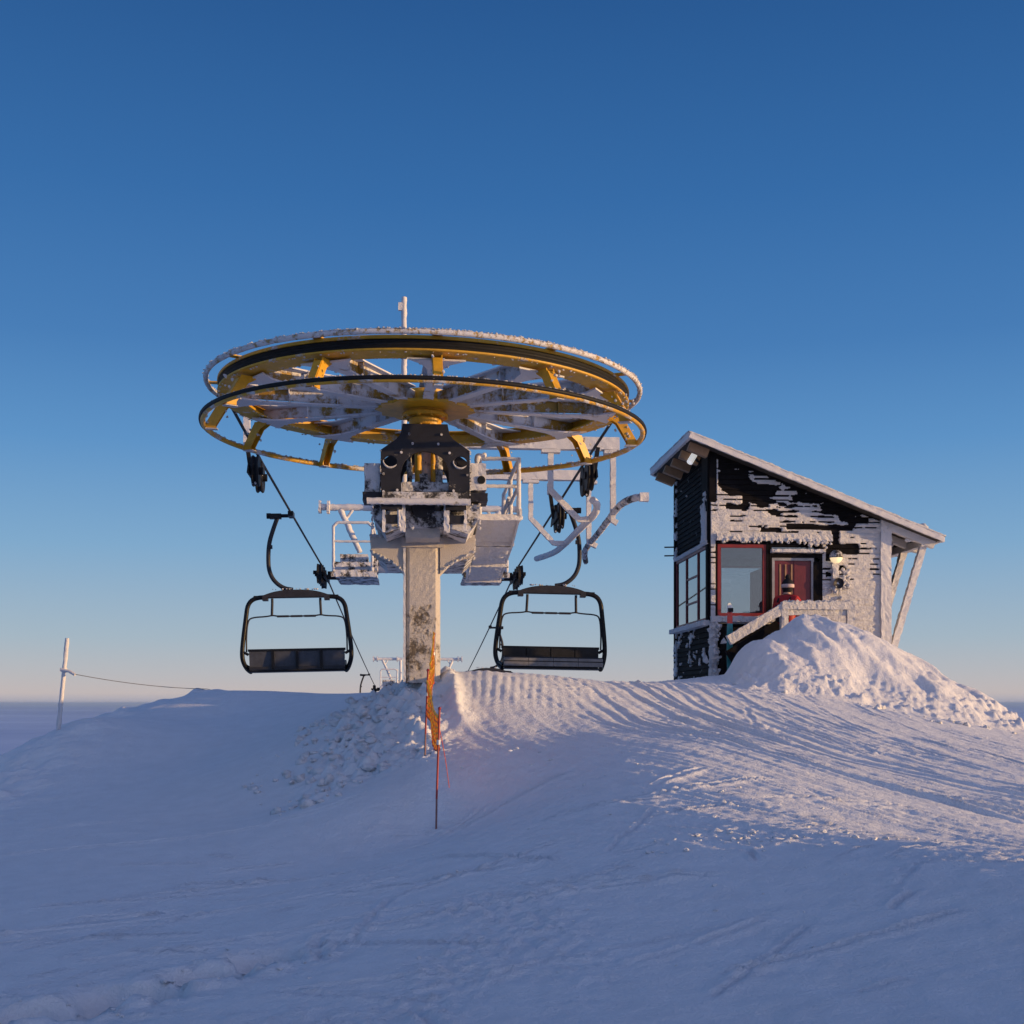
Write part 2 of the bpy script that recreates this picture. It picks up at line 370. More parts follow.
STEPS = [(-2.75 + 0.175 * i + 0.04 * (i % 3), 6.50 + 0.165 * i + (0.10 if i % 2 else -0.06)) for i in range(8)]
_tr = random.Random(5)
TRACKS = [(11 + _tr.gauss(0, 1.1), 19.8 + _tr.gauss(0, 1.1), _tr.uniform(5.5, 11.8), _a, _a + _tr.uniform(0.5, 1.3), _tr.uniform(.012, .034), _tr.uniform(.025, .05)) for _a in [_tr.uniform(2.9, 4.0) for _i in range(60)]]
SCRATCH = []
for _i in range(90):
    _x, _y, _d, _l = _tr.uniform(-4.0, 3.0), _tr.uniform(6.2, 12.5), _tr.gauss(0.35, 0.5), _tr.uniform(0.3, 1.8)
    SCRATCH.append(((_x, _y), (_x + _l * math.cos(_d), _y + _l * math.sin(_d)), _tr.uniform(.008, .024), _tr.uniform(.014, .028)))
def ground(x, y, fine=True):
    x = np.asarray(x, float); y = np.asarray(y, float)
    z = np.full(x.shape, _w[_n]) + _w[_n + 1] * x + _w[_n + 2] * y
    for i in range(_n): z = z + _w[i] * _phi((x - _c[i, 0]) ** 2 + (y - _c[i, 1]) ** 2)
    # snow wall along the left edge of the ramp
    d, t, sd = seg_dist(x, y, (-0.98, 18.2), (-0.56, 15.2))
    z = z + (0.07 + 0.11 * t) * np.exp(-(d / (0.11 + 0.03 * t)) ** 2) * (0.95 + 0.7 * fbm(x * 7, y * 4, 3, 3)) * sstep(0, 0.15, t) * sstep(1.0, 0.72, t)
    z = z + 0.030 * fbm(x * 0.55, y * 0.55, 5, 3)
    if not fine: return z
    near = sstep(60, 25, y)
    # packed, tracked snow: grooves along arcs that leave the ramp top and bend to the right
    wx = x + 0.35 * fbm(x * 0.35, y * 0.35, 21, 2) + 0.03 * fbm(x * 1.6, y * 1.6, 23, 2); wy = y + 0.35 * fbm(x * 0.35 + 9, y * 0.35, 22, 2)
    r = np.hypot(wx - 11.0, (wy - 19.8)); th = np.arctan2(wy - 19.8, wx - 11.0)
    m = sstep(-0.9, 0.6, x + (y - 13) * 0.16) * sstep(7.6, 10.5, y + 0.25 * x) * sstep(24, 20, y)
    def ridge(f, a, sd): return np.maximum(0, 1 - 3.2 * np.abs(vnoise(r * f, th * a, sd)))
    pat = sstep(-.15, .3, fbm(r * 0.8, th * 1.5, 48, 2))
    wd = np.clip(np.abs(wy - 19.8) / np.maximum(r, 0.1), 0.15, 1.0) ** 1.5       # 1 where the tracks run across the view
    g = (fbm(r * 1.5, th * 1.6, 31, 2) * 0.034 + fbm(r * 4.0, th * 1.5, 33, 2) * 0.016 + ridge(4.5, 1.0, 36) * 0.013) * wd
    g = g + ridge(8, 1.3, 37) * 0.014 * (0.3 + pat) + ridge(13, 1.8, 38) * 0.011 * (1.3 - pat) + vnoise(r * 15, th * 2.4, 35) * 0.014
    for (ro, a0, a1, dep) in ((9.15, 2.9, 4.2, .05), (8.72, 3.0, 4.4, .035), (10.1, 3.0, 4.15, .045), (10.32, 3.0, 4.1, .03), (7.9, 3.1, 4.5, .03), (9.6, 3.05, 4.35, .028), (7.1, 3.2, 4.7, .025), (8.3, 3.1, 4.4, .03)):
        tha = np.mod(th, 2 * math.pi); rr_ = r - ro - 0.22 * vnoise(tha * 3 + ro, tha * 0 + ro, 44) - 0.05 * vnoise(tha * 14, tha * 0 + ro, 45)
        win = sstep(a0, a0 + .15, tha) * sstep(a1, a1 - .2, tha)
        g = g + win * dep * 0.9 * (1 - 0.5 * sstep(16, 18, y)) * (np.exp(-(rr_ / 0.045) ** 2) - 0.9 * np.exp(-((rr_ - 0.085) / 0.05) ** 2))
    for (ccx, ccy, ro, a0, a1, dep, wid) in TRACKS:
        dx_ = x - ccx; dy_ = y - ccy; r2 = np.hypot(dx_, dy_); sel = np.abs(r2 - ro) < 0.6
        if not sel.any(): continue
        tt = np.mod(np.arctan2(dy_[sel], dx_[sel]), 2 * math.pi); q = r2[sel] - ro - 0.16 * vnoise(tt * 4 + ro, tt * 0 + ccx * 7, 141) - 0.03 * vnoise(tt * 22, tt * 0 + ro * 9, 142)
        wn = sstep(a0, a0 + .12, tt) * sstep(a1, a1 - .12, tt) * (0.7 + 0.8 * vnoise(tt * 9, tt * 0 + ro, 143))
        g[sel] += wn * dep * (np.exp(-((q + wid * 1.1) / wid) ** 2) - 1.1 * np.exp(-(q / wid) ** 2) + 0.7 * np.exp(-((q - wid * 1.2) / wid) ** 2))
    g = g + 0.006 * fbm(r * 20, th * 9, 39, 2) + 0.008 * fbm(x * 12, y * 12, 40, 3) + np.maximum(0, 0.4 - cell(x * 10, y * 10, 43)) * 0.022 * pat
    z = z + m * g * 0.8 * (0.75 + 0.6 * sstep(-.25, .35, fbm(x * 0.9, y * 0.9, 47, 2))) * (1 - 0.55 * sstep(15.5, 17, y) * sstep(2.0, 1.0, x))
    # corduroy at the crest
    cm = sstep(15.6, 16.6, y) * sstep(21, 19, y) * sstep(-0.75, -0.5, x) * sstep(1.6, 0.8, x)
    z = z + cm * 0.0055 * np.sin(2 * math.pi * (x + 0.06 * fbm(x * 2, y * 0.8, 41, 2)) / 0.125) * (0.7 + 1.2 * vnoise(x * 3, y * 3, 42))
    # crusty grain everywhere that has been walked on or ploughed
    z = z + near * (1 - 0.6 * m) * (0.016 * fbm(x * 6, y * 6, 51, 4) + 0.006 * fbm(x * 15, y * 15, 52, 2)) * (0.25 + 0.75 * sstep(-2.5, 1.0, x))
    rough = sstep(-0.1, 0.35, fbm(x * 0.8 + 3, y * 0.8, 57, 2)) * sstep(-1.6, 0.4, x) * sstep(26, 22, y)
    z = z + rough * sstep(8.8, 10.5, y) * np.maximum(0, 0.42 - cell(x * 8.5, y * 8.5, 60)) * 0.06 * sstep(-.1, .4, fbm(x * 3, y * 3, 58, 2))
    cr = sstep(0.0, 0.4, fbm(x * 0.7 + 5, y * 0.7, 61, 3)) * sstep(-2.6, -0.5, x) * (1 - m) * sstep(26, 20, y)
    z = z + cr * (np.maximum(0, 0.45 - cell(x * 11, y * 11, 62)) * 0.07 + 0.022 * fbm(x * 10, y * 10, 63, 3))
    for bx, by, bh, br in ((-5.9, 24.0, .12, .16), (-5.55, 24.1, .06, .2), (-6.9, 22.7, .10, .14), (-6.4, 23.4, .05, .12)): z = z + bh * np.exp(-((x - bx) ** 2 + (y - by) ** 2) / br ** 2)
    # ploughed chunks on the slope left of the column
    rm = sstep(-2.7, -1.9, x + 0.12 * (y - 15)) * sstep(-0.55, -1.0, x + 0.14 * (y - 15.2)) * sstep(13.6, 14.6, y - 0.45 * (x + 1.2)) * sstep(19.5, 18, y)
    z = z + rm * (np.maximum(0, 0.55 - cell(x * 4.6, y * 4.6, 70)) * 0.26 * sstep(-.40, .15, fbm(x * 1.7, y * 1.7, 72, 2)) + np.maximum(0, 0.5 - cell(x * 9, y * 9, 71)) * 0.13 * sstep(-.45, .1, fbm(x * 2.5, y * 2.5, 73, 2)) + 0.045 * fbm(x * 5, y * 5, 74, 4))
    # wind crust on the far left rim
    lm = sstep(-5.6, -7.2, x + 0.05 * (y - 18)) * sstep(12, 14, y)
    z = z + lm * (0.16 * fbm(x * 1.4, y * 2.2, 81, 4) + 0.06 * np.abs(fbm(x * 4, y * 4, 82, 3)))
    z = z + 0.05 * sstep(12, 14, y) * sstep(19, 15, y) * sstep(-3.0, -5, x) * np.maximum(0, fbm(x * 0.9, y * 2.4, 84, 3) - 0.12)
    # trail of deep footprints, lower left
    tm = np.zeros_like(x)
    for i, (fx, fy) in enumerate(STEPS):
        dd = np.hypot((x - fx) / 0.17, (y - fy) / 0.15)
        z = z - 0.24 * np.exp(-dd ** 4.0) + 0.012 * np.exp(-((dd - 1.7) / 0.6) ** 2)
        tm = np.maximum(tm, np.exp(-(np.hypot((x - fx) / 0.45, (y - fy) / 0.33)) ** 2))
    z = z + tm * (0.05 * fbm(x * 8, y * 8, 91, 4) + 0.035 * fbm(x * 17, y * 17, 93, 2) + np.maximum(0, 0.45 - cell(x * 17, y * 17, 94)) * 0.08 - 0.06 + np.maximum(0, 0.5 - cell(x * 9, y * 9, 92)) * 0.05)
    for (a, b, dep, wid) in SCRATCH:
        sel = (x > min(a[0], b[0]) - .15) & (x < max(a[0], b[0]) + .15) & (y > min(a[1], b[1]) - .15) & (y < max(a[1], b[1]) + .15)
        if sel.any():
            d, t, sd = seg_dist(x[sel], y[sel], a, b); fade = sstep(0, .12, t) * sstep(1, .85, t)
            z[sel] += fade * dep * (1.1 * np.exp(-((d - wid * 1.6) / wid) ** 2) - 1.3 * np.exp(-(d / wid) ** 2))
    # thin ski lines in the shaded foreground
    for (a, b, dep) in (((-3.6, 8.6), (-0.9, 9.9), .02), ((-1.12, 7.55), (-1.22, 8.1), .02), ((-0.35, 6.05), (-0.52, 6.45), .02), ((-1.2, 8.15), (-0.55, 8.1), .02),
                        ((-5.0, 12.8), (-1.6, 13.3), .02), ((-2.6, 7.9), (-0.2, 8.9), .012)):
        d, t, sd = seg_dist(x, y, a, b)
        z = z - dep * np.exp(-(d / 0.025) ** 2) + dep * 0.8 * np.exp(-((d - 0.055) / 0.03) ** 2)
    return z
def gz(x, y): return float(ground(np.array([x]), np.array([y]))[0])

def axis(*segs):
    out = []
    for a, b, st in segs: out += list(np.arange(a, b - 1e-6, st))
    out.append(segs[-1][1]); return np.array(out)

def grid_mesh(name, X, Y, Z, mat, keep=None):
    ny, nx = X.shape
    me = bpy.data.meshes.new(name); v = np.stack([X, Y, Z], -1).reshape(-1, 3)
    idx = np.arange(ny * nx).reshape(ny, nx)
    q = np.stack([idx[:-1, :-1], idx[:-1, 1:], idx[1:, 1:], idx[1:, :-1]], -1).reshape(-1, 4)
    if keep is not None:
        k = keep.reshape(-1); q = q[k[q].all(axis=1)]
        used = np.unique(q); mp = -np.ones(ny * nx, int); mp[used] = np.arange(len(used)); v = v[used]; q = mp[q]
    me.vertices.add(len(v)); me.vertices.foreach_set('co', v.ravel())
    me.loops.add(q.size); me.loops.foreach_set('vertex_index', q.ravel().astype(np.int32))
    me.polygons.add(len(q)); me.polygons.foreach_set('loop_start', np.arange(0, q.size, 4, dtype=np.int32))
    me.polygons.foreach_set('loop_total', np.full(len(q), 4, np.int32))
    me.polygons.foreach_set('use_smooth', np.ones(len(q), bool))
    me.materials.append(mat); me.update(); me.validate()
    o = bpy.data.objects.new(name, me); COL.objects.link(o); return o

xs = axis((-40, -13, 0.5), (-13, -9, 0.12), (-9, -1.2, 0.045), (-1.2, 6.5, 0.028), (6.5, 9.5, 0.05), (9.5, 14, 0.15), (14, 44, 0.6))
ys = axis((-12, 5.2, 0.4), (5.2, 20, 0.03), (20, 22, 0.045), (22, 27, 0.09), (27, 90, 0.7))
X, Y = np.meshgrid(xs, ys)
Z = ground(X, Y)
snow = grid_mesh('snow_ground', X, Y, Z, M['snow']); tag(snow, 'wind packed snow hilltop with ski tracks and a trampled ramp', 'snow', kind='structure')

# hillside that carries the rim of the hilltop down to the lowland
def hillside():
    rim = [(x, -12.0) for x in np.arange(-40, 44, 4)] + [(44.0, y) for y in np.arange(-12, 90, 4)] + [(x, 90.0) for x in np.arange(44, -40, -4)] + [(-40.0, y) for y in np.arange(90, -12, -4)]
    rx = np.array([p[0] for p in rim]); ry = np.array([p[1] for p in rim]); rz = ground(rx, ry) - 0.05
    V = []; n = len(rim); ks = [0, 20, 60, 140, 320, 700]
    for k in ks:
        ang = np.arctan2(ry - 35, rx); s = k / 700
        z = rz + (-62 - rz) * (s ** 0.62) + (4 * fbm(rx * 0.05 + k * .02, ry * 0.05, 5, 3) * s)
        V += list(zip(rx + np.cos(ang) * k, ry + np.sin(ang) * k, z))
    Fc = [(i + j * n, (i + 1) % n + j * n, (i + 1) % n + (j + 1) * n, i + (j + 1) * n) for j in range(len(ks) - 1) for i in range(n)]
    me = bpy.data.meshes.new('hillside'); me.from_pydata([tuple(map(float, v)) for v in V], [], Fc); me.materials.append(M['snow'])
    me.polygons.foreach_set('use_smooth', [True] * len(Fc)); me.update()
    o = bpy.data.objects.new('hillside', me); COL.objects.link(o); return tag(o, 'snow covered hillside falling away below the hilltop', 'hillside', kind='structure')
hillside()

def lowland():
    m, nt, p = newmat('lowland_forest_snow')
    tc = N(nt, 'ShaderNodeTexCoord'); mp = N(nt, 'ShaderNodeMapping'); mp.inputs['Scale'].default_value = (0.0006, 0.0006, 0.0006)
    nt.links.new(tc.outputs['Object'], mp.inputs[0]); n1 = N(nt, 'ShaderNodeTexNoise', Scale=1.0, Detail=8.0, Roughness=0.6); nt.links.new(mp.outputs[0], n1.inputs['Vector'])
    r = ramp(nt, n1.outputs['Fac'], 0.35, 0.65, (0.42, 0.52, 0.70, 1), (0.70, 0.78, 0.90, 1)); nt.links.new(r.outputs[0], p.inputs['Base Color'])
    p.inputs['Roughness'].default_value = 1.0; p.inputs['Specular IOR Level'].default_value = 0.0
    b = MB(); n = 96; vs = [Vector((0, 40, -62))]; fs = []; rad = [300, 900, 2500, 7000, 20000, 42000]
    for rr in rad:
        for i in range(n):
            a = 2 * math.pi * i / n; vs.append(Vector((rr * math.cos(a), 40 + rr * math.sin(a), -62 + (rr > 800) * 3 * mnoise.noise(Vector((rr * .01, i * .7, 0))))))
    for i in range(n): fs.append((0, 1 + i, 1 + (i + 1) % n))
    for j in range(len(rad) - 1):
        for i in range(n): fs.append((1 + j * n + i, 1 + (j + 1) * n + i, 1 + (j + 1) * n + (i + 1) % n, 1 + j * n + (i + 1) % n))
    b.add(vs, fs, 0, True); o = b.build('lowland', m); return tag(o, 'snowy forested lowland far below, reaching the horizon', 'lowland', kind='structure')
lowland()

# loose chunks of ploughed snow lying about
def rubble():
    b = MB(); k = 0
    spots = []
    for i in range(480):
        x = random.uniform(-3.2, -0.8); y = random.uniform(13.4, 18.2)
        if x + 0.14 * (y - 15.2) > -0.75 or x + 0.12 * (y - 15) < -2.45 + random.gauss(0, .25) or y - 0.45 * (x + 1.2) < 14.1 + random.gauss(0, .2): continue
        spots.append((x, y, random.choice((0.02, 0.02, 0.025, 0.03, 0.035, 0.045, 0.06, 0.08)) * (0.6 if x > -1.35 else 1.0)))
    for i in range(45): spots.append((random.gauss(-2.7, 0.4), random.gauss(16.2, 0.7), random.choice((0.015, 0.02, 0.04))))
    for i in range(70):
        t = random.random(); spots.append((3.3 + 5.0 * t + random.gauss(0, 0.3), 20.6 - 0.9 * t + random.gauss(0, 0.35) - 0.5 * math.sin(t * 3), random.choice((0.015, 0.025, 0.04, 0.055))))
    for i in range(60):
        t = random.random(); spots.append((-0.6 + 4.2 * t + random.gauss(0, 0.35), 15.0 - 6.4 * t + random.gauss(0, 0.4), random.choice((0.008, 0.010, 0.014, 0.024))))
    for i in range(45): spots.append((random.uniform(-0.7, 3.2), random.uniform(6.6, 11.5), random.choice((0.007, 0.01, 0.016))))
    for i in range(70): spots.append((random.gauss(1.9, 0.45), random.gauss(9.5, 0.25), random.choice((0.010, 0.014, 0.026))))
    for (fx, fy) in STEPS:
        for i in range(14): spots.append((fx + random.gauss(0.05, 0.2), fy + random.gauss(0, 0.13), random.choice((0.008, 0.012, 0.02))))
    g = ground(np.array([s[0] for s in spots]), np.array([s[1] for s in spots]))
    for (x, y, r), z in zip(spots, g):
        k += 1; b.blob((x, y, float(z) + r * 0.2), r, 0, k, random.uniform(0.5, 0.8), 0.9, 2 if r > 0.03 else 1)
    return tag(b.build('snow_rubble', M['pile']), 'loose chunks of ploughed snow scattered over the slope', 'snow rubble', kind='stuff')
rubble()

# ------------------------------------------------------------------ the heap of snow before the hut
PX = np.array([2.9, 3.4, 3.68, 4.0, 4.45, 4.75, 5.0, 5.35, 5.8, 6.4, 7.05, 7.8, 8.4, 9.2, 10.2]); PH = np.array([0.0, 0.15, 0.66, 1.0, 1.28, 1.52, 1.44, 1.46, 1.34, 1.02, 0.58, 0.12, -0.22, -0.70, -1.3])
def pile_h(x, y):
    g = ground(x, y, False); top = np.interp(x, PX, PH)
    top = sum(np.interp(x + o, PX, PH) for o in (-0.2, -0.1, 0, 0.1, 0.2)) / 5
    yc = 21.75 + 0.02 * (x - 5) + 0.14 * fbm(x * 1.3, x * 0 + 2, 7, 2)
    d = y - yc; f = np.where(d < 0, 1 - np.clip(-d / (2.35 + 0.25 * fbm(x * 0.9, y * 0 + 5, 8, 2)), 0, 1), 1 - np.clip(d / 1.25, 0, 1))
    f = f * f * (3 - 2 * f) * 0.55 + f * 0.45
    h = np.maximum(top - g, -0.2) * f
    up = sstep(0.05, 0.5, h)
    sx = x + 0.45 * (y - 21); 
    h = h + up * (0.26 * fbm(sx * 1.5, y * 0.7, 101, 3) + 0.10 * np.maximum(0, 0.55 - cell(sx * 1.8, y * 1.2, 104)) - 0.12 * np.maximum(0, 0.45 - cell(sx * 1.9 + 4, y * 1.3, 105)) * sstep(0, .3, fbm(x * .9, y * .9, 118, 2)) + 0.05 * np.abs(fbm(sx * 4, y * 2.5, 106, 3)))
    foot = sstep(0.0, 0.12, h) * sstep(0.75, 0.2, h)
    h = h + foot * (np.maximum(0, 0.5 - cell(x * 5.5, y * 5.5, 108)) * 0.22 * sstep(-.1, .3, fbm(x * 2.2, y * 2.2, 112, 2)) + np.maximum(0, 0.5 - cell(x * 11, y * 11, 109)) * 0.08 * sstep(-.2, .3, fbm(x * 1.3, y * 1.3, 113, 2)) + 0.05 * fbm(x * 5, y * 5, 114, 3)) * sstep(21.8, 21, y)
    h = h + up * (0.032 * fbm(x * 5, y * 5, 111, 5) + 0.05 * np.maximum(0, 0.5 - cell(x * 7, y * 7, 115)) * sstep(0, .4, fbm(x * 1.6, y * 1.6, 116, 2)))
    return g + h - 0.03
px, py = np.meshgrid(np.arange(2.6, 10.2, 0.03), np.arange(18.9, 23.2, 0.03))
pz = pile_h(px, py)
pile = grid_mesh('snow_pile', px, py, pz, M['pile'], pz > ground(px, py) - 0.10)
tag(pile, 'tall heap of ploughed snow in front of the hut and its handrail', 'snow pile')

# ------------------------------------------------------------------ chairlift: axis of the line
YAW = math.atan(0.075)
WC = Vector((-1.10, 16.30, 0))                      # wheel axis
def L(s, t, h=0.0):                                  # line frame -> world
    c, sn = math.cos(YAW), math.sin(YAW)
    return Vector((WC.x + s * c - t * sn, WC.y + s * sn + t * c, h))
RW = 2.52                                            # rope radius on the wheel
T2, T3 = 16.9, 59.0                                  # next towers along the line
def rope_h(t):
    if t < T2: return 3.85 - 0.0195 * t - 0.010 * math.sin(math.pi * max(t, 0) / T2)
    hh = 3.85 - 0.0195 * T2
    if t < T3: u = (t - T2) / (T3 - T2); return hh + (1.05 - hh) * u - 0.08 * math.sin(math.pi * u)
    return 1.05 - 0.12 * (t - T3)

ZB = gz(*L(-0.03, 1.0)[:2]) - 0.05
SO = Vector((0.03, -1.0, -ZB))
ST = empty('chairlift_station', L(-0.03, 1.0, ZB), YAW, 'frost covered chairlift return station with big yellow bullwheel on a square column', 'chairlift station')
def sb(name, mb, mats, parent=None, rime=0.0, freq=14.0, label=None):
    return tag(mb.build(name, mats, parent or ST, rime, freq, xf=lambda v: v + SO), label)

# column with chamfered corners, collar and haunches
b = MB(); w = 0.235; ch = 0.062; cx = -0.03; t0, t1 = 0.78, 1.25
out = [(cx - w + ch, t0), (cx + w - ch, t0), (cx + w, t0 + ch), (cx + w, t1 - ch), (cx + w - ch, t1), (cx - w + ch, t1), (cx - w, t1 - ch), (cx - w, t0 + ch)]
hs = np.arange(ZB, 2.16, 0.04)
vs = []; fs = []
for h in hs:
    for i in range(8):
        a = out[i]; c2 = out[(i + 1) % 8]; nseg = 8 if i % 2 == 0 else 1
        for k in range(nseg): vs.append(Vector((a[0] + (c2[0] - a[0]) * k / nseg, a[1] + (c2[1] - a[1]) * k / nseg, h)))
m_ = len(vs) // len(hs)
for j in range(len(hs) - 1):
    for i in range(m_): fs.append((j * m_ + i, j * m_ + (i + 1) % m_, (j + 1) * m_ + (i + 1) % m_, (j + 1) * m_ + i))
b.add(vs, fs); sb('column', b, M['column'], rime=0.006, freq=25)
b = MB()
for s_ in (-w + cx - 0.004,): b.box((s_, t0 + 0.03, (ZB + 2.1) / 2), (0.03, 0.07, 2.1 - ZB), 0, None, 0.05)
sb('corner_flange', b, M['white_rimed'], rime=0.008, freq=18)
b = MB(); b.box((cx, 1.015, 2.13), (0.56, 0.56, 0.13), 0, None, 0.05); sb('collar', b, M['column'], rime=0.006)

# head frame: deep tapered girder box reaching back from the wheel
b = MB()
for (sa, sb_, ma) in ((-0.66, -0.26, 0), (0.24, 0.68, 0)):
    b.prism([[(sa, 2.50), (sb_, 2.50), (sb_, 2.22), (sa + 0.16 if sa < 0 else sb_, 2.13), (sa + 0.02, 2.30)] if sa < 0 else [(sa, 2.50), (sb_, 2.50), (sb_ - 0.02, 2.30), (sb_ - 0.14, 2.13), (sa, 2.22)]],
            lambda a, c, d: (a, d, c), -0.15, 3.3, ma)
b.box((0.0, 1.6, 2.34), (0.55, 3.1, 0.20), 0, None, 0.12)
b.box((0.0, 3.2, 2.34), (1.24, 0.12, 0.36), 0, None, 0.08)
b.box((0.0, 1.0, 2.46), (1.34, 1.3, 0.10), 0, None, 0.08)
sb('head_frame', b, M['grey_rimed'], rime=0.008)
b = MB()   # haunches that spread from the column to the girders
for sg in (-1, 1):
    x0 = cx + sg * w; b.prism([[(x0, 1.72), (x0, 2.22), (cx + sg * 0.70, 2.24), (cx + sg * 0.68, 2.00), (cx + sg * 0.40, 1.90)]], lambda a, c, d: (a, d, c), 0.80, 1.22); b.nxt()
b.each(lambda q: sb('haunch', q, M['column'], rime=0.006))
b = MB(); b.prism([[(-0.66, 2.24), (0.70, 2.24), (0.70, 2.08), (0.58, 1.97), (-0.54, 1.97), (-0.66, 2.08)]], lambda a, c, d: (a, d, c), 1.26, 3.25)
for k in range(60): b.blob((random.choice((-.64, .68, random.uniform(-.6, .6))), random.uniform(1.25, 1.6), random.choice((2.0, 2.1, 2.24))), random.uniform(.012, .03), 1, k, 1, .6, 1)
sb('drive_housing', b, [M['grey_rimed'], M['frost']])
b = MB()
for k in range(130):
    q = random.random(); sg = random.choice((-1, 1)); b.blob((cx + sg * (0.24 + 0.45 * q), 0.80 + random.uniform(-.02, .02), random.choice((2.22, 1.72 + 0.30 * q ** 0.7))), random.uniform(.012, .026), 0, k, 1, .6, 1)
for k in range(90): b.blob((random.choice((-.66, .68, random.uniform(-.6, .6))), -0.17, random.choice((2.2, 2.5, random.uniform(2.2, 2.5)))), random.uniform(.010, .024), 0, k, 1, .6, 1)
for k in range(60): b.blob((0.555 - random.choice((0, 0, 1.11)), random.uniform(-.31, -.24), random.uniform(2.6, 3.15)), random.uniform(.006, .014), 0, k, 1, .6, 1)
for k in range(30): q = random.random(); b.blob((0.42 + 0.13 * q, -0.27, 3.235 - 0.085 * q), random.uniform(.008, .016), 0, k, 1, .6, 1)
tag(sb('rime_crust', b, M['frost']), kind='stuff')
b = MB(); b.box((cx, 0.42, 2.33), (0.44, 0.5, 0.42), 0, None, 0.05); sb('gearbox_casing', b, M['column'], rime=0.012)
b = MB()   # dark hydraulic housings let into the front of the girder
for s_ in (-0.42, 0.38): b.box((s_, -0.20, 2.30), (0.22, 0.10, 0.10), 0, None, 0.05); b.nxt(); b.box((s_, -0.22, 2.46), (0.26, 0.12, 0.10), 0, None, 0.05); b.nxt()
b.cyl((cx, 0.10, 2.50), 0.15, -0.12, 0.02, 24, 0, 'y'); b.each(lambda q: sb('hydraulic_housing', q, M['dark_steel'], rime=0.004))
b = MB()
for k, s_ in enumerate((-0.52, -0.30, -0.27, 0.25, 0.28, 0.5)): b.box((s_, -0.235, 2.31 + 0.02 * (k % 2)), (0.035, 0.05, 0.36), 0, None, 0.04); b.nxt()
b.tube([(-0.33, -0.25, 2.2), (-0.33, -0.25, 2.48)], 0.02, 0, 8, step=0.05)
b.each(lambda q: sb('cable_tray', q, M['white_rimed'], rime=0.012, freq=20))
b = MB(); b.tube([(-0.72, -0.36, 2.50), (0.56, -0.36, 2.50)], 0.042, 0, 10, step=0.03); sb('cross_tube', b, M['white_rimed'], rime=0.008, freq=28)
b = MB(); b.box((0, -0.30, 2.57), (1.06, 0.14, 0.09), 0, None, 0.06); b.box((0, 0.3, 2.56), (1.1, 0.9, 0.05)); sb('deck_plate', b, M['grey_rimed'], rime=0.006)
for sg in (-1, 1):
    b = MB(); b.box((sg * 0.665, 0.0, 2.80 if sg < 0 else 2.84), (0.19, 0.42, 0.40 if sg < 0 else 0.34), 0, None, 0.045); sb('bearing_block', b, M['grey_rimed' if sg < 0 else 'white_rimed'], rime=0.014, freq=12)
    b = MB(); b.box((sg * 0.665, -0.02, 2.58), (0.23, 0.48, 0.10), 0, None, 0.06); sb('block_foot', b, M['dark_steel'], rime=0.006)
b = MB(); b.cyl((0.70, -0.232, 2.80), 0.05, 0, 0.03, 20, 0, 'y'); sb('bolt_hole', b, M['liner'])

# black arched yoke, two plates
def yoke_plate(ta, tb, name):
    o = [(-0.285, 3.53), (-0.31, 3.40), (-0.36, 3.34), (-0.43, 3.29), (-0.555, 3.20), (-0.555, 2.62), (-0.31, 2.62), (-0.31, 2.93)]
    for k in range(13):
        a = math.pi - math.pi * k / 12; o.append((-0.005 + 0.295 * math.cos(a), 2.93 + 0.26 * math.sin(a)))
    o += [(0.29, 2.62), (0.55, 2.62), (0.55, 3.20), (0.42, 3.29), (0.35, 3.34), (0.30, 3.40), (0.275, 3.53)]
    hol = [[(sx * 0.435 + 0.085 * math.cos(a), 3.06 + 0.075 * math.sin(a)) for a in [2 * math.pi * k / 20 for k in range(20)]] for sx in (-1, 1)]
    b = MB(); b.prism([o] + hol, lambda a, c, d: (a, d, c - 0.055), ta, tb, 0)
    return sb(name, b, M['dark_steel'])
yk = yoke_plate(-0.30, -0.25, 'yoke'); 
def under(o, parent): o.parent = parent; return o
b = MB()
for sx in (-1, 1):
    for (qx, qh) in ((0.30, 3.17), (0.52, 2.68), (0.52, 2.90), (0.35, 2.70), (0.20, 3.40), (0.16, 3.28)): b.cyl((sx * qx, 0, qh - 0.055), 0.016, -0.325, -0.29, 8, 0, 'y'); b.nxt()
bolts_ = b
y2 = yoke_plate(0.42, 0.47, 'back_plate'); under(y2, yk)

for q in bolts_.each(lambda q: sb('bolt', q, M['grey_rimed'])): under(q, yk)
b = MB()
for sx in (-1, 1):
    b.tube([(sx * 0.435 + 0.088 * math.cos(q), -0.305, 3.005 + 0.078 * math.sin(q)) for q in [R(170 + 160 * k / 12) for k in range(13)]], lambda t: 0.004 + 0.010 * math.sin(math.pi * t), 0, 6); b.nxt()
for q in b.each(lambda q: sb('hole_rim', q, M['frost'], rime=0.004, freq=30)): under(q, yk)
b = MB(); b.box((0, 0.44, 3.0), (1.02, 0.02, 0.30)); under(sb('hole_backing', b, M['liner']), yk) if False else None
b = MB(); b.box((0, 0.085, 3.44), (0.55, 0.66, 0.05)); b.nxt(); b.box((-0.5, 0.085, 2.8), (0.06, 0.66, 0.30)); b.nxt(); b.box((0.5, 0.085, 2.8), (0.06, 0.66, 0.30))
for q in b.each(lambda q: sb('web_plate', q, M['dark_steel'])): under(q, yk)
b = MB()
for (sx, sy, r_, mi_) in ((-0.09, 0.1, 0.045, 1), (0.02, 0.28, 0.08, 0), (0.10, 0.12, 0.03, 1), (0.17, 0.15, 0.055, 0), (-0.2, 0.2, 0.035, 0)): b.tube([(sx, sy, 2.62 + 0.05 * k) for k in range(18)], r_, mi_, 12); b.nxt()
b.each(lambda q: sb('drive_shaft', q, [M['grey_rimed'], M['yellow']], rime=0.010, freq=16))
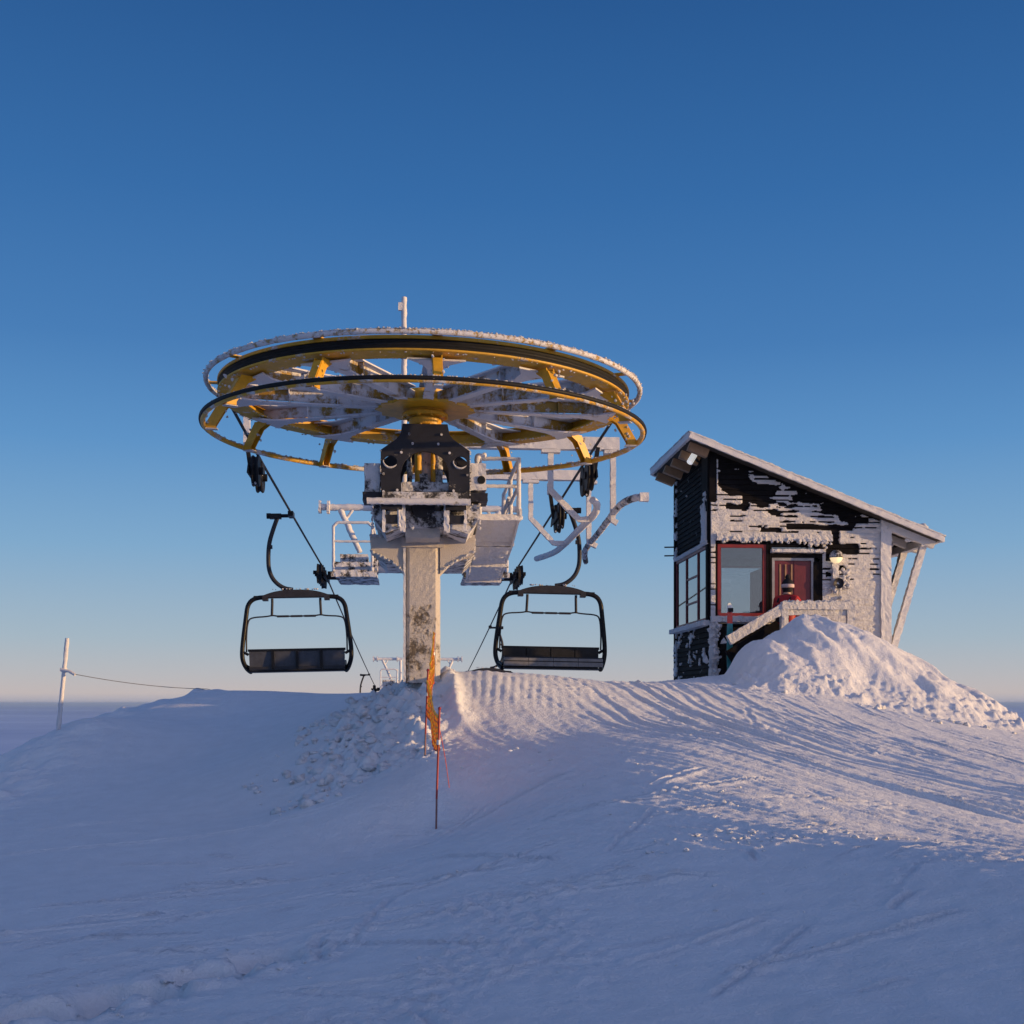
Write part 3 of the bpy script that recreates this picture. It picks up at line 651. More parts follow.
b = MB(); b.box((0, -0.1, 2.72), (0.58, 0.1, 0.12), 0, None, 0.05); b.box((-0.02, -0.12, 2.83), (0.1, 0.06, 0.1), 0, None, 0.04); sb('oil_pan', b, M['grey_rimed'], rime=0.012)

# ---- bullwheel
TILT = 0.016
def wxf(v): return v + SO + Vector((0, 0, -TILT * v.x))
def wb(name, mb, mats, parent, rime=0.0, freq=14.0): return mb.build(name, mats, parent, rime, freq, xf=wxf)
b = MB()
b.lathe([(2.28, 3.755), (2.56, 3.765), (2.575, 3.772), (2.575, 3.79), (2.49, 3.80), (2.47, 3.84), (2.49, 3.885), (2.575, 3.895), (2.575, 3.925), (2.56, 3.935), (2.28, 3.935), (2.28, 3.92), (2.42, 3.91), (2.42, 3.785), (2.28, 3.775)], (0, 0, 0), 144, 0, smooth=False)
wheel = wb('bullwheel', b, M['yellow'], ST)
b = MB(); b.lathe([(2.47, 3.80), (2.565, 3.795), (2.545, 3.825), (2.53, 3.84), (2.545, 3.86), (2.565, 3.89), (2.47, 3.885)], (0, 0, 0), 144); wb('groove_liner', b, M['liner'], wheel)
b = MB(); o = []
for k in range(48):
    a = 2 * math.pi * k / 48; r = 0.60 + 0.035 * math.cos(12 * a); o.append((r * math.cos(a), r * math.sin(a)))
b.prism([o], lambda a, c, d: (a, c, d), 3.70, 3.735); b.cyl((0, 0, 0), 0.30, 3.735, 3.93, 40); wb('hub_plate', b, M['yellow_bare'], wheel)
b = MB(); b.cyl((0, 0, 0), 0.205, 3.50, 3.60, 32, 0, bev=0.01); b.cyl((0, 0, 0), 0.29, 3.615, 3.665, 36, 0, bev=0.008); b.cyl((0, 0, 0), 0.24, 3.665, 3.70, 32); b.cyl((0, 0, 0), 0.17, 3.60, 3.62, 24)
for k in range(10):
    a = 2 * math.pi * k / 10; b.cyl((0.185 * math.cos(a), 0.185 * math.sin(a), 0), 0.022, 3.47, 3.52, 8); b.cyl((0.262 * math.cos(a), 0.262 * math.sin(a), 0), 0.02, 3.598, 3.62, 8)
wb('hub_bearing', b, M['yellow_bare'], wheel)
def spoke(ang):
    b = MB(); ca, sa = math.cos(ang), math.sin(ang)
    P = lambda r, q, z: (r * ca - q * sa, r * sa + q * ca, z)
    fl = [(0.50, 0.06), (1.7, 0.06), (2.0, 0.08), (2.22, 0.16), (2.40, 0.32)]
    o = fl + [(r, -q) for r, q in fl[::-1]]
    b.prism([o], lambda a, c, d: P(a, c, d), 3.712, 3.732, 0)                  # bottom flange that flares into the rim
    o2 = [(0.45, 0.10), (1.7, 0.10), (2.1, 0.15), (2.36, 0.32)]; b.prism([o2 + [(r, -q) for r, q in o2[::-1]]], lambda a, c, d: P(a, c, d), 3.892, 3.91, 0)
    for r in (1.1, 1.7): b.prism([[(-0.07, 3.735), (0.07, 3.735), (0.08, 3.893), (-0.08, 3.893)]], lambda a, c, d: P(r + d, a, c), -0.006, 0.006, 1)
    b.prism([[(0.3, 3.725), (2.42, 3.77), (2.42, 3.90), (2.3, 3.895), (0.3, 3.895)]], lambda a, c, d: P(a, d, c), -0.012, 0.012, 1)
    # subdivide a touch of rime along the flange edges
    for i in range(30):
        r = random.uniform(0.6, 2.35); q = np.interp(r, [f[0] for f in fl], [f[1] for f in fl]) * random.choice((-1, 1))
        b.blob(P(r, q, 3.722 + random.uniform(-0.012, 0.012)), random.uniform(0.008, 0.018), 2, i, 1, 0.6, 1)
    wb('spoke', b, [M['spoke'], M['web'], M['frost']], wheel)
for k in range(12): spoke(R(-87.5 + 30 * k))
b = MB(); b.lathe([(2.745 + 0.032 * math.cos(2 * math.pi * k / 10), 3.41 + 0.032 * math.sin(2 * math.pi * k / 10)) for k in range(10)], (0, 0, 0), 180)
ring = wb('guard_ring', b, M['ring_rime'], wheel, 0.003, 20)
b = MB(); b.lathe([(2.755, 3.402), (2.792, 3.405), (2.796, 3.425), (2.792, 3.446), (2.755, 3.448)], (0, 0, 0), 180); rb = wb('rubber_edge', b, M['black_rubber'], wheel, 0.003, 20)
b = MB()
for k in range(520):
    a = random.uniform(0, 2 * math.pi); b.blob((2.765 * math.cos(a), 2.765 * math.sin(a), 3.452), random.uniform(0.008, 0.02), 0, k, 0.8, 0.6, 1)
for k in range(1500):
    a = random.uniform(0, 2 * math.pi); rr_ = random.gauss(0, .012); b.blob(((2.71 + rr_) * math.cos(a), (2.71 + rr_) * math.sin(a), 3.937 + random.uniform(0.012, 0.028)), random.uniform(0.008, 0.017), 0, k, 0.8, 0.6, 1)
for k in range(420):
    a = random.uniform(0, 2 * math.pi); rr_ = random.choice((2.285, 2.29, 2.555)); b.blob((rr_ * math.cos(a), rr_ * math.sin(a), 3.755 + random.uniform(-.006, .004)), random.uniform(0.006, 0.018), 0, k, 0.6, 0.6, 1)
tag(wb('rime_crust', b, M['frost'], wheel), kind='stuff')
b = MB(); b.lathe([(2.71 + 0.030 * math.cos(2 * math.pi * k / 10), 3.93 + 0.030 * math.sin(2 * math.pi * k / 10)) for k in range(10)], (0, 0, 0), 180); wb('guard_ring', b, M['yellow_rime'], wheel, 0.005, 22)
for k in range(12):
    ang = R(-87.5 + 30 * k); ca, sa = math.cos(ang), math.sin(ang); P = lambda r, q, z: Vector((r * ca - q * sa, r * sa + q * ca, z))
    b = MB()
    b.prism([[(2.36, 3.735), (2.54, 3.735), (2.56, 3.68), (2.72, 3.41), (2.72, 3.375), (2.60, 3.375), (2.60, 3.41), (2.46, 3.64), (2.36, 3.70)]], lambda a, c, d: P(a, d, c), -0.055, -0.043, 0)
    b.prism([[(2.36, 3.735), (2.54, 3.735), (2.56, 3.68), (2.72, 3.41), (2.72, 3.375), (2.60, 3.375), (2.60, 3.41), (2.46, 3.64), (2.36, 3.70)]], lambda a, c, d: P(a, d, c), 0.043, 0.055, 0)
    b.prism([[(-0.05, 0), (0.05, 0), (0.045, 1), (-0.045, 1)]], lambda a, c, d: P(2.55 + 0.17 * c + d, a, 3.70 - 0.29 * c), 0.0, 0.012, 0)
    b.prism([[(-0.05, 0), (0.05, 0), (0.05, 1), (-0.05, 1)]], lambda a, c, d: P(2.58 + 0.15 * c, a, 3.372 + d), -0.01, 0.0, 1)
    for q in range(10): b.blob(P(random.uniform(2.45, 2.75), random.choice((-.055, .055)), random.uniform(3.42, 3.7)), random.uniform(.01, .022), 1, q, 1, .6, 1)
    wb('bracket', b, [M['yellow_bare'], M['frost']], wheel)
    b = MB(); b.prism([[(2.40, -0.06), (2.71, -0.05), (2.71, 0.05), (2.40, 0.06)]], lambda a, c, d: P(a, c, d), 3.937, 3.952, 0); wb('ring_strap', b, M['yellow'], wheel)

# ---- mast behind the wheel
b = MB(); b.tube([(-0.30, 3.6, 2.5), (-0.30, 3.6, 6.27)], 0.042, 0, 10, step=0.04); b.box((-0.36, 3.58, 6.12), (0.06, 0.05, 0.12), 0, None, 0.02); sb('mast', b, M['white_rimed'], rime=0.010, freq=16)

# ---- maintenance platform beside the girder
b = MB(); b.box((1.0, 2.9, 2.52), (0.62, 3.9, 0.05), 0, None, 0.09)
def slopeplate(t0_, h0_, t1_, h1_, s0, s1, th=0.03, n=(34, 12)):
    vs = []
    for i in range(n[0] + 1):
        for j in range(n[1] + 1):
            f = i / n[0]; vs.append(Vector((s0 + (s1 - s0) * j / n[1], t0_ + (t1_ - t0_) * f, h0_ + (h1_ - h0_) * f + 0.02 * mnoise.noise(Vector((i * .4, j * .5, 1))))))
    k = n[1] + 1; b.add(vs, [(i * k + j, i * k + j + 1, (i + 1) * k + j + 1, (i + 1) * k + j) for i in range(n[0]) for j in range(n[1])])
slopeplate(0.92, 2.49, 2.05, 2.30, 0.70, 1.27); slopeplate(2.05, 2.24, 4.85, 2.02, 0.74, 1.24, n=(50, 12))
for (tt, hh) in ((0.92, 2.49), (2.05, 2.28), (3.4, 2.12), (4.85, 2.02)): b.box((0.985, tt, hh), (0.60, 0.05, 0.06), 0, None, 0.04)
for s_ in (0.72, 1.26): b.prism([[(0.92, 2.495), (4.85, 2.495), (4.85, 2.02), (2.05, 2.25), (0.92, 2.46)]], lambda a, c, d: (s_ + d, a, c), -0.012, 0.012)
b.box((1.29, 2.9, 2.56), (0.03, 3.95, 0.12), 0, None, 0.06)
for q in range(50): b.blob((random.choice((random.uniform(.72, 1.28), 1.29)), random.choice((0.93, random.uniform(1, 4.8))), 2.50), random.uniform(.012, .03), 0, q, 1, .6, 1)
plat = sb('service_platform', b, M['white_rimed'], rime=0.010)
b = MB()
for p in ((0.74, 1.0), (1.27, 1.0), (1.27, 2.5), (1.27, 4.0)): b.tube([(p[0], p[1], 2.54), (p[0], p[1], 3.32)], 0.032, 0, 8, step=0.04)
for h in (3.30, 2.93): b.tube([(0.72, 1.0, h), (1.27, 1.0, h), (1.27, 4.0, h)], 0.026, 0, 8, step=0.04)
b.tube([(1.1, 3.0, 2.55), (1.24, 2.4, 3.0)], 0.03, 0, 8, step=0.04)
sb('railing', b, M['white_rimed'], plat, rime=0.009, freq=20)
b = MB(); b.box((0.62, 0.55, 2.75), (0.12, 0.5, 0.62), 0, None, 0.05); b.tube([(0.62, 0.4, 2.9), (0.68, 0.3, 3.2), (0.80, 0.9, 3.32)], 0.03, 0, 8, step=0.04); sb('control_cabinet', b, M['white_rimed'], rime=0.018, freq=10)

# ---- chair guide frame: cross beams, hanging legs and guide rails
b = MB()
b.box((1.45, 4.2, 4.17), (3.40, 0.16, 0.20), 0, None, 0.08); b.box((1.45, 7.1, 4.17), (3.40, 0.16, 0.18), 0, None, 0.08)
b.box((0.0, 5.1, 4.17), (0.14, 4.2, 0.16), 0, None, 0.1); b.box((-1.33, 3.95, 4.62), (2.6, 0.12, 0.12), 0, None, 0.08); b.box((0.0, 3.95, 4.4), (0.14, 0.12, 0.5))
gf = sb('guide_frame', b, M['white_rimed'], rime=0.008)
b = MB(); b.box((0.0, 5.3, (4.1 - 1.2) / 2), (0.28, 0.28, 5.3), 0, None, 0.1); sb('support_post', b, M['white_rimed'], gf, rime=0.008)
b = MB(); b.box((-0.3, 3.6, 2.9), (0.1, 0.1, 1.0), 0, None, 0.06); b.box((0, 4.15, 3.3), (0.16, 0.14, 1.75), 0, None, 0.06); sb('support_post', b, M['white_rimed'], gf, rime=0.008)
def leg(pts, tw=0.062):
    b = MB(); b.tube(pts, tw, 0, 4, step=0.05); b.box(Vector(pts[0]) + Vector((0, 0, -0.02)), (0.30, 0.16, 0.05)); return sb('hanging_leg', b, M['white_rimed'], gf, rime=0.009, freq=16)
leg([(2.04, 4.2, 4.06), (2.04, 4.2, 3.42), (2.50, 4.2, 2.95), (2.66, 4.2, 2.95)]); leg([(3.05, 4.2, 4.06), (3.05, 4.2, 2.94), (3.12, 4.2, 2.90)])
leg([(1.98, 7.1, 4.07), (1.98, 7.1, 3.38), (2.40, 7.1, 2.93), (2.6, 7.1, 2.93)]); leg([(3.05, 7.1, 4.07), (3.05, 7.1, 2.95), (3.20, 7.1, 2.88)])
b = MB(); b.tube([(2.62, 3.5, 3.16), (2.72, 3.65, 3.12), (2.74, 3.95, 3.02), (2.66, 4.6, 2.95), (2.64, 6.0, 2.94), (2.63, 7.6, 2.94), (2.56, 8.6, 2.92), (2.30, 9.4, 2.90)], 0.058, 0, 8, smooth_path=2, step=0.06); sb('guide_rail', b, M['white_rimed'], gf, rime=0.006)
b = MB(); b.tube([(3.30, 2.85, 3.10), (3.22, 3.10, 3.14), (3.08, 3.6, 3.12), (3.06, 4.4, 3.05), (3.08, 6.0, 2.98), (3.10, 8.0, 2.94), (3.22, 9.0, 2.92), (3.30, 9.4, 2.85)], 0.056, 0, 8, smooth_path=2, step=0.06); sb('guide_rail', b, M['grey_rimed'], gf, rime=0.008)
b = MB(); b.box((3.31, 2.82, 3.10), (0.13, 0.10, 0.13), 0, None, 0.04); sb('rail_end', b, M['white_rimed'], gf, rime=0.01)
def sheave_unit(s, t, n, rad=0.23, parent=None, hang=4.1, side=1, dt=0.52):
    """short train of rope wheels under the rope; near end on in the view"""
    b = MB(); h = rope_h(t) - rad - 0.02
    b.prism([[(-0.3 - dt * (n - 1) / 2, -0.07), (0.3 + dt * (n - 1) / 2, -0.07), (0.2 + dt * (n - 1) / 2, 0.07), (-0.2 - dt * (n - 1) / 2, 0.07)]], lambda a, c, d: (s + d, t + a, h + c - 0.0195 * a), 0.075 * side, 0.10 * side)
    b.beam((s + 0.10 * side, t, h), (s + 0.17 * side, t, h + 0.5), 0.10, 0.06, 0)
    b.beam((s + 0.17 * side, t, h + 0.45), (s + 0.17 * side, t, hang), 0.10, 0.08, 1, 0.06)
    u = sb('sheave_train', b, [M['sheave'], M['white_rimed']], parent, rime=0.005)
    for k in range(n):
        tt = t + (k - (n - 1) / 2) * dt; hh = rope_h(tt) - rad - 0.01; b = MB()
        b.lathe([(0.03, -0.05), (rad - 0.05, -0.05), (rad, -0.055), (rad + 0.01, -0.035), (rad - 0.02, 0), (rad + 0.01, 0.035), (rad, 0.055), (rad - 0.05, 0.05), (0.03, 0.05)], (s, tt, hh), 28, 0, 'x', True, False)
        b.cyl((s, tt, hh), 0.06, -0.08, 0.11 * 1, 12, 0, 'x')
        for q in range(6): b.blob((s + random.uniform(-.05, .06), tt - 0.1, hh + random.uniform(-rad, rad)), random.uniform(.012, .024), 1, q, 1, .6, 1)
        sb('sheave', b, [M['sheave'], M['frost']], gf)
sheave_unit(RW + 0.05, 3.75, 2, parent=gf, side=1); sheave_unit(RW + 0.03, 7.55, 2, parent=gf, side=-1); sheave_unit(-RW - 0.03, 3.75, 2, parent=gf, hang=4.6, side=-1)
# ---- haul rope, one loop
b = MB(); path = []
for t in (95, T3): path.append(L(-RW, t, rope_h(t)))
for k in range(19, -1, -1): t = T2 + (T3 - T2) * k / 20; path.append(L(-RW, t, rope_h(t)))
for t in (12, 8, 4): path.append(L(-RW, t, rope_h(t)))
for k in range(0, 33):
    a = math.pi + math.pi * k / 32; path.append(L(RW * math.cos(a), RW * math.sin(a), 3.85 - TILT * RW * math.cos(a)))
for t in (4, 8, 12): path.append(L(RW, t, rope_h(t)))
for k in range(0, 21): t = T2 + (T3 - T2) * k / 20; path.append(L(RW, t, rope_h(t)))
path.append(L(RW, 95, rope_h(95)))
b.tube(path, 0.021, 0, 8); tag(b.build('haul_rope', M['rope']), 'black steel haul rope running round the bullwheel and away past the towers', 'rope')

# ---- line towers
def tower(t, label, full):
    zt = gz(*L(0, t)[:2]) - 0.05; hr = rope_h(t)
    e = empty('lift_tower', L(0, t, zt), YAW, label, 'lift tower', 'lift towers along the line')
    X = lambda v: v - Vector((0, 0, zt))
    def bb(name, mb, mats, par=None, rime=0.0, freq=14.0): return mb.build(name, mats, par or e, rime, freq, xf=X)
    b = MB(); b.tube([(0, 0, zt - 0.3), (0, 0, hr + 0.2)], lambda q: 0.27 - 0.05 * q, 0, 16); bb('column', b, M['grey_rimed'])
    b = MB(); b.tube([(-2.2, 0, hr - 0.08), (2.2, 0, hr - 0.08)], 0.10, 0, 12, step=0.06); bb('crossarm', b, M['white_rimed'], rime=0.010)
    for sg in (-1, 1):
        b = MB()
        b.tube([(sg * 0.9, 0.1, hr + 1.52), (sg * 2.6, 0.1, hr + 1.52)], 0.085, 0, 10, step=0.06)
        for q in (2.58, 2.36, 1.2): b.cyl((sg * q, 0.1, hr + 1.52), 0.17, -0.03, 0.03, 16, 0, 'x')
        b.tube([(sg * 2.05, 0.1, hr + 1.46), (sg * 1.55, 0.0, hr + 0.35)], 0.075, 0, 8, step=0.06); b.tube([(sg * 1.0, 0.1, hr + 1.5), (sg * 1.0, 0.0, hr)], 0.08, 0, 8, step=0.06)
        b.tube([(sg * 1.75, 0.1, hr + 1.45), (sg * 1.95, 0.1, hr + 1.15)], 0.04, 0, 8, step=0.06)
        bb('lifting_frame', b, M['white_rimed'], rime=0.018, freq=9)
        b = MB()
        b.box((sg * 1.62, 0, hr - 0.30), (1.05, 3.4, 0.06), 0, None, 0.1); b.box((sg * 1.62, -1.7, hr - 0.14), (1.05, 0.06, 0.12), 0, None, 0.06); b.box((sg * 1.62, -1.65, hr - 0.38), (1.12, 0.12, 0.12), 0, None, 0.06)
        b.box((sg * 1.15, -0.4, hr + 0.02), (0.14, 1.2, 0.45), 0, None, 0.08); b.box((sg * 1.7, 0.3, hr + 0.05), (0.7, 0.8, 0.5), 0, None, 0.1)
        pl = bb('catwalk', b, M['grey_rimed'], rime=0.016, freq=9)
        b = MB(); y = -1.7
        b.tube([(sg * 2.12, y, hr - 0.3), (sg * 2.12, y, hr + 0.78), (sg * 2.02, y, hr + 0.88), (sg * 1.28, y, hr + 0.88), (sg * 1.18, y, hr + 0.78), (sg * 1.18, y, hr - 0.3)], 0.038, 0, 8, step=0.05)
        b.tube([(sg * 2.12, y, hr + 0.42), (sg * 1.18, y, hr + 0.42)], 0.03, 0, 8, step=0.05)
        b.tube([(sg * 1.18, y, hr + 0.86), (sg * 1.18, 1.7, hr + 0.86)], 0.035, 0, 8, step=0.08)
        bb('railing', b, M['white_rimed'], pl, rime=0.009)
        b = MB(); b.box((sg * (RW - 0.12), 0, hr - 0.30), (0.04, 1.9, 0.14)); b.box((sg * (RW + 0.09), 0, hr - 0.30), (0.025, 1.9, 0.09)); b.box((sg * (RW - 0.3), 0, hr - 0.25), (0.3, 0.2, 0.2))
        tr = bb('sheave_train', b, M['sheave'], rime=0.004)
        for k in range(4):
            y = (k - 1.5) * 0.52; b = MB()
            b.lathe([(0.02, -0.05), (0.22, -0.05), (0.25, -0.06), (0.23, 0), (0.25, 0.06), (0.22, 0.05), (0.02, 0.05)], (sg * RW, y, hr - 0.25 - 0.012 * abs(k - 1.5) ** 2), 20, 0, 'x', True, False)
            b.cyl((sg * RW, y, hr - 0.25), 0.05, -0.16, 0.14, 10, 0, 'x'); bb('sheave', b, M['sheave'], tr)
tower(T2, 'frosted lift tower right behind the bullwheel station, wide arms showing past its column', True)
tower(T3, 'small distant lift tower whose frosted arms peek over the snow crest', True)

# ---- chairs
def squash(v):
    v = Vector(v); return Vector((v.x, v.y, v.z if v.z > -1.7 else -1.7 + (v.z + 1.7) * 0.925))
def make_chair(label):
    e = empty('chairlift_chair', (0, 0, 0), 0, label, 'lift chair', 'chairs hanging from the lift rope')
    # local: rope at origin along y, +y is where the seat faces, outer side is -x
    b = MB(); b.tube([(0.05, 0, -0.02), (-0.42, 0, -0.02)], 0.035, 0, 10); b.box((0, 0, 0.0), (0.10, 0.34, 0.10)); b.box((-0.30, 0, -0.03), (0.22, 0.12, 0.10)); b.cyl((-0.42, 0, -0.02), 0.055, -0.05, 0.03, 14, 0, 'x'); b.build('grip', M['chair'], e)
    b = MB(); b.tube([(-0.26, 0, -0.04), (-0.36, 0, -0.30), (-0.44, 0, -0.56), (-0.46, 0, -0.85), (-0.45, 0, -1.08), (-0.36, 0, -1.28), (-0.18, 0, -1.42), (0.0, 0, -1.45)], 0.042, 0, 12, smooth_path=2); b.box((-0.41, 0.0, -0.62), (0.07, 0.07, 0.07)); b.build('hanger_arm', M['chair_grey'], e)
    b = MB(); n = 16; o = []
    for k in range(n + 1): q = -0.64 + 1.28 * k / n; o.append((q, -1.455 - 0.11 * abs(q / 0.64) ** 2.6))
    o += [(0.64, -1.66), (0.54, -1.66), (0.54, -1.60), (-0.54, -1.60), (-0.54, -1.66), (-0.64, -1.66)]
    b.prism([o], lambda a, c, d: (a + 0.06, d, c), -0.09, 0.09); b.box((0.06, 0, -1.585), (1.62, 0.10, 0.05), 1)
    for q in range(26): b.blob((0.06 + random.uniform(-.45, .45), -0.02 + random.uniform(-.09, .09), -1.44), random.uniform(.012, .028), 2, q, .7, .6, 1)
    b.build('carrier', [M['chair_grey'], M['chair'], M['frost']], e)
    b = MB()
    for sg in (-1, 1):
        b.tube([(0.06 + sg * 0.55, 0, -1.585), (0.06 + sg * 0.80, 0, -1.60), (0.06 + sg * 0.93, -0.01, -1.72), (0.06 + sg * 0.965, -0.03, -2.0), (0.06 + sg * 1.02, -0.08, -2.45), (0.06 + sg * 1.045, -0.12, -2.75), (0.06 + sg * 1.03, -0.12, -2.92), (0.06 + sg * 0.97, 0.0, -3.08), (0.06 + sg * 0.92, 0.18, -3.13)], 0.044, 0, 10, smooth_path=2)
        b.tube([(0.06 + sg * 1.02, -0.12, -2.72), (0.06 + sg * 0.92, -0.12, -2.78)], 0.03, 0, 8)
        b.tube([(0.06 + sg * 1.00, -0.1, -2.98), (0.06 + sg * 0.92, 0.3, -3.06)], 0.03, 0, 8); b.nxt()
    b.each(lambda q: q.build('side_frame', M['chair'], e, xf=squash))
    b = MB()
    b.prism([[(-0.91, -2.70), (0.91, -2.70), (0.91, -3.10), (-0.91, -3.10)]], lambda a, c, d: (a + 0.06, d - 0.10 - 0.10 * (-2.70 - c) * -1.0, c), -0.03, 0.0, 0)
    b.box((0.06, -0.11, -2.69), (1.86, 0.07, 0.05), 1)
    for q in (-0.46, 0.0, 0.46): b.box((0.06 + q, -0.112, -2.90), (0.05, 0.09, 0.38), 1)
    b.box((0.06, -0.09, -3.06), (1.82, 0.09, 0.05), 2); b.build('backrest', [M['panel'], M['chair'], M['chair_grey']], e, xf=squash)
    b = MB()
    for k in range(4):
        x = 0.06 + (k - 1.5) * 0.46
        b.box((x, -0.06, -2.80), (0.44, 0.05, 0.18), 0)
        b.prism([[(-0.02, -2.95), (0.44, -2.90), (0.49, -2.93), (0.51, -3.02), (0.49, -3.10), (-0.02, -3.07)]], lambda a, c, d: (x + d, a, c), -0.224, 0.224, 0)
        b.box((x, 0.502, -2.955), (0.452, 0.02, 0.055), 1); b.box((x, 0.513, -3.045), (0.455, 0.02, 0.085), 1)
    b.box((0.06, 0.2, -3.125), (1.82, 0.58, 0.035), 2); b.box((0.06, -0.028, -2.93), (1.80, 0.02, 0.035), 1)
    b.build('seat', [M['cushion'], M['cushion_edge'], M['chair']], e, xf=squash)
    b = MB()
    for sg in (-1, 1): b.tube([(0.06 + sg * 0.46, 0, -1.62), (0.06 + sg * 0.46, -0.01, -1.70), (0.06 + sg * 0.47, -0.03, -1.96)], 0.026, 0, 8)
    b.tube([(-0.90, -0.1, -2.72), (-0.90, -0.08, -2.40), (-0.87, -0.05, -2.08), (-0.80, -0.04, -2.0), (-0.5, -0.04, -1.985), (-0.40, -0.04, -1.96), (-0.28, -0.04, -1.985), (0.40, -0.04, -1.985), (0.52, -0.04, -1.96), (0.62, -0.04, -1.985), (0.92, -0.04, -2.0), (0.99, -0.05, -2.08), (1.02, -0.08, -2.40), (1.02, -0.1, -2.72)], 0.016, 0, 8, smooth_path=2)
    for q in (-0.2, 0.06, 0.32): b.tube([(q - 0.11, -0.04, -1.985), (q + 0.11, -0.04, -1.985)], 0.024, 0, 8)
    b.build('safety_bar', M['chair_grey'], e, xf=squash)
    return e
def place_chair(e, s, t, roll):
    h = rope_h(t) - 0.03; e.location = L(s, t, h); e.rotation_euler = (0, roll, YAW + (0 if s < 0 else math.pi)); return e
ch = make_chair('empty black chair seen from behind, hanging left of the frosted column'); place_chair(ch, -RW, 8.75, R(-1.3))
c2 = copy_tree(ch); c2['label'] = 'empty black chair facing the camera with grey seat edge, hanging right of the column'; place_chair(c2, RW, 7.75, R(-0.9))
c3 = copy_tree(ch); c3['label'] = 'distant chair mostly hidden behind the snow crest below the right hand chair'; place_chair(c3, RW, 29.3, 0)
c4 = copy_tree(ch); c4['label'] = 'far chair showing only its dark hanger head over the crest left of the column'; place_chair(c4, -RW, 50.5, 0)
for c, v in ((c2, 1),):
    for k in c.children: pass
#PART3
HAZE = 6.0e-5
# ------------------------------------------------------------------ the hut
HX, HY = 3.70, 24.0
HB = 0.35
HUT = empty('ski_hut', (HX, HY, HB), YAW, 'black timber hut crusted with rime, big front window and steep lean-to roof', 'hut')
HW, HD = 3.32, 3.15
def ru(u): return 4.70 - 0.387 * u                       # underside of the roof
def hb(name, mb, mats, par=None, rime=0.0, freq=14.0, label=None):
    return tag(mb.build(name, mats, par or HUT, rime, freq, xf=lambda v: v - Vector((0, 0, HB))), label)
PITCH = 0.098
def boards(openings, fn, width, topf, mi=0, h0=0.36):
    b = MB(); h = h0; k = 0
    while h < 4.8:
        h1 = h + PITCH - 0.006; iv = [(0.0, width)]
        for (a, c, lo, hi) in openings:
            if h + PITCH / 2 > lo and h + PITCH / 2 < hi:
                nv = []
                for (x, y) in iv:
                    if c <= x or a >= y: nv.append((x, y))
                    else:
                        if a > x: nv.append((x, a))
                        if c < y: nv.append((c, y))
                iv = nv
        for (x, y) in iv:
            if topf(x) < h: continue
            yb = y if topf(y) > h else x + (topf(x) - h) / max(1e-6, (topf(x) - topf(y))) * (y - x)
            yt = y if topf(y) > h1 else x + max(0.0, (topf(x) - h1)) / max(1e-6, (topf(x) - topf(y))) * (y - x)
            xt = min(h1, topf(x)); j = random.uniform(0, 0.003)
            q = [(x, h, 0.026 + j), (yb, h, 0.026 + j), (yt, xt if yt == x else h1 if topf(x) > h1 else xt, 0.008), (x, xt, 0.008)]
            vs = [Vector(fn(a, c, d)) for a, c, d in q] + [Vector(fn(a, c, -0.02)) for a, c, d in q]
            b.add(vs, [(0, 1, 2, 3), (0, 1, 5, 4), (1, 2, 6, 5), (2, 3, 7, 6), (3, 0, 4, 7)], mi)
        h += PITCH
    return b
WIN = (0.12, 1.08, 1.60, 2.98); DOOR = (1.10, 2.14, 0.40, 2.99)
front = lambda a, c, d: (a, -d, c)
left = lambda a, c, d: (-d, a, c)
b = boards([WIN, DOOR], front, HW, ru); wall = hb('wall', b, M['wood_black'])
SW = (0.16, 3.02, 1.56, 2.96)
b = boards([SW], left, HD, lambda v: 4.70); hb('wall', b, M['wood_black_rime'])
b = boards([], lambda a, c, d: (HW + d, a, c), HD, lambda v: ru(HW)); hb('wall', b, M['wood_black_rime'])
b = boards([(0.9, 2.4, 1.6, 2.9)], lambda a, c, d: (a, HD + d, c), HW, ru); hb('wall', b, M['wood_black_rime'])
# interior
b = MB()
def slab(u0, u1, v0, v1, h0, h1, mi=0): b.box(((u0 + u1) / 2, (v0 + v1) / 2, (h0 + h1) / 2), (u1 - u0, v1 - v0, h1 - h0), mi)
slab(0.05, HW - 0.05, 0.06, HD - 0.06, 0.52, 0.58, 1); slab(0.05, HW - 0.05, 0.05, HD - 0.05, 3.05, 3.09)
slab(HW - 0.12, HW - 0.06, 0.05, HD - 0.05, 0.58, 3.05); slab(0.9 - 0.86, 0.9, HD - 0.12, HD - 0.06, 0.58, 3.05); slab(2.4, HW - 0.12, HD - 0.12, HD - 0.06, 0.58, 3.05); slab(0.9, 2.4, HD - 0.12, HD - 0.06, 0.58, 1.6); slab(0.9, 2.4, HD - 0.12, HD - 0.06, 2.9, 3.05)
slab(0.03, 0.06, 0.05, HD - 0.05, 0.58, 1.55); slab(1.14, 1.2, 0.06, 0.10, 0.58, 3.05)
slab(1.55, 1.62, 1.5, HD - 0.15, 0.58, 2.75); slab(1.62, 2.6, 2.3, 2.36, 0.58, 2.6)
hb('interior', b, [M['inner'], M['inner_dark']])
b = MB(); slab(0.3, 1.05, 0.35, 0.8, 1.50, 1.55); slab(0.92, 1.05, 0.4, 0.6, 1.55, 1.72); slab(0.62, 0.72, 0.4, 0.5, 1.55, 1.63); hb('desk', b, M['inner_dark'])
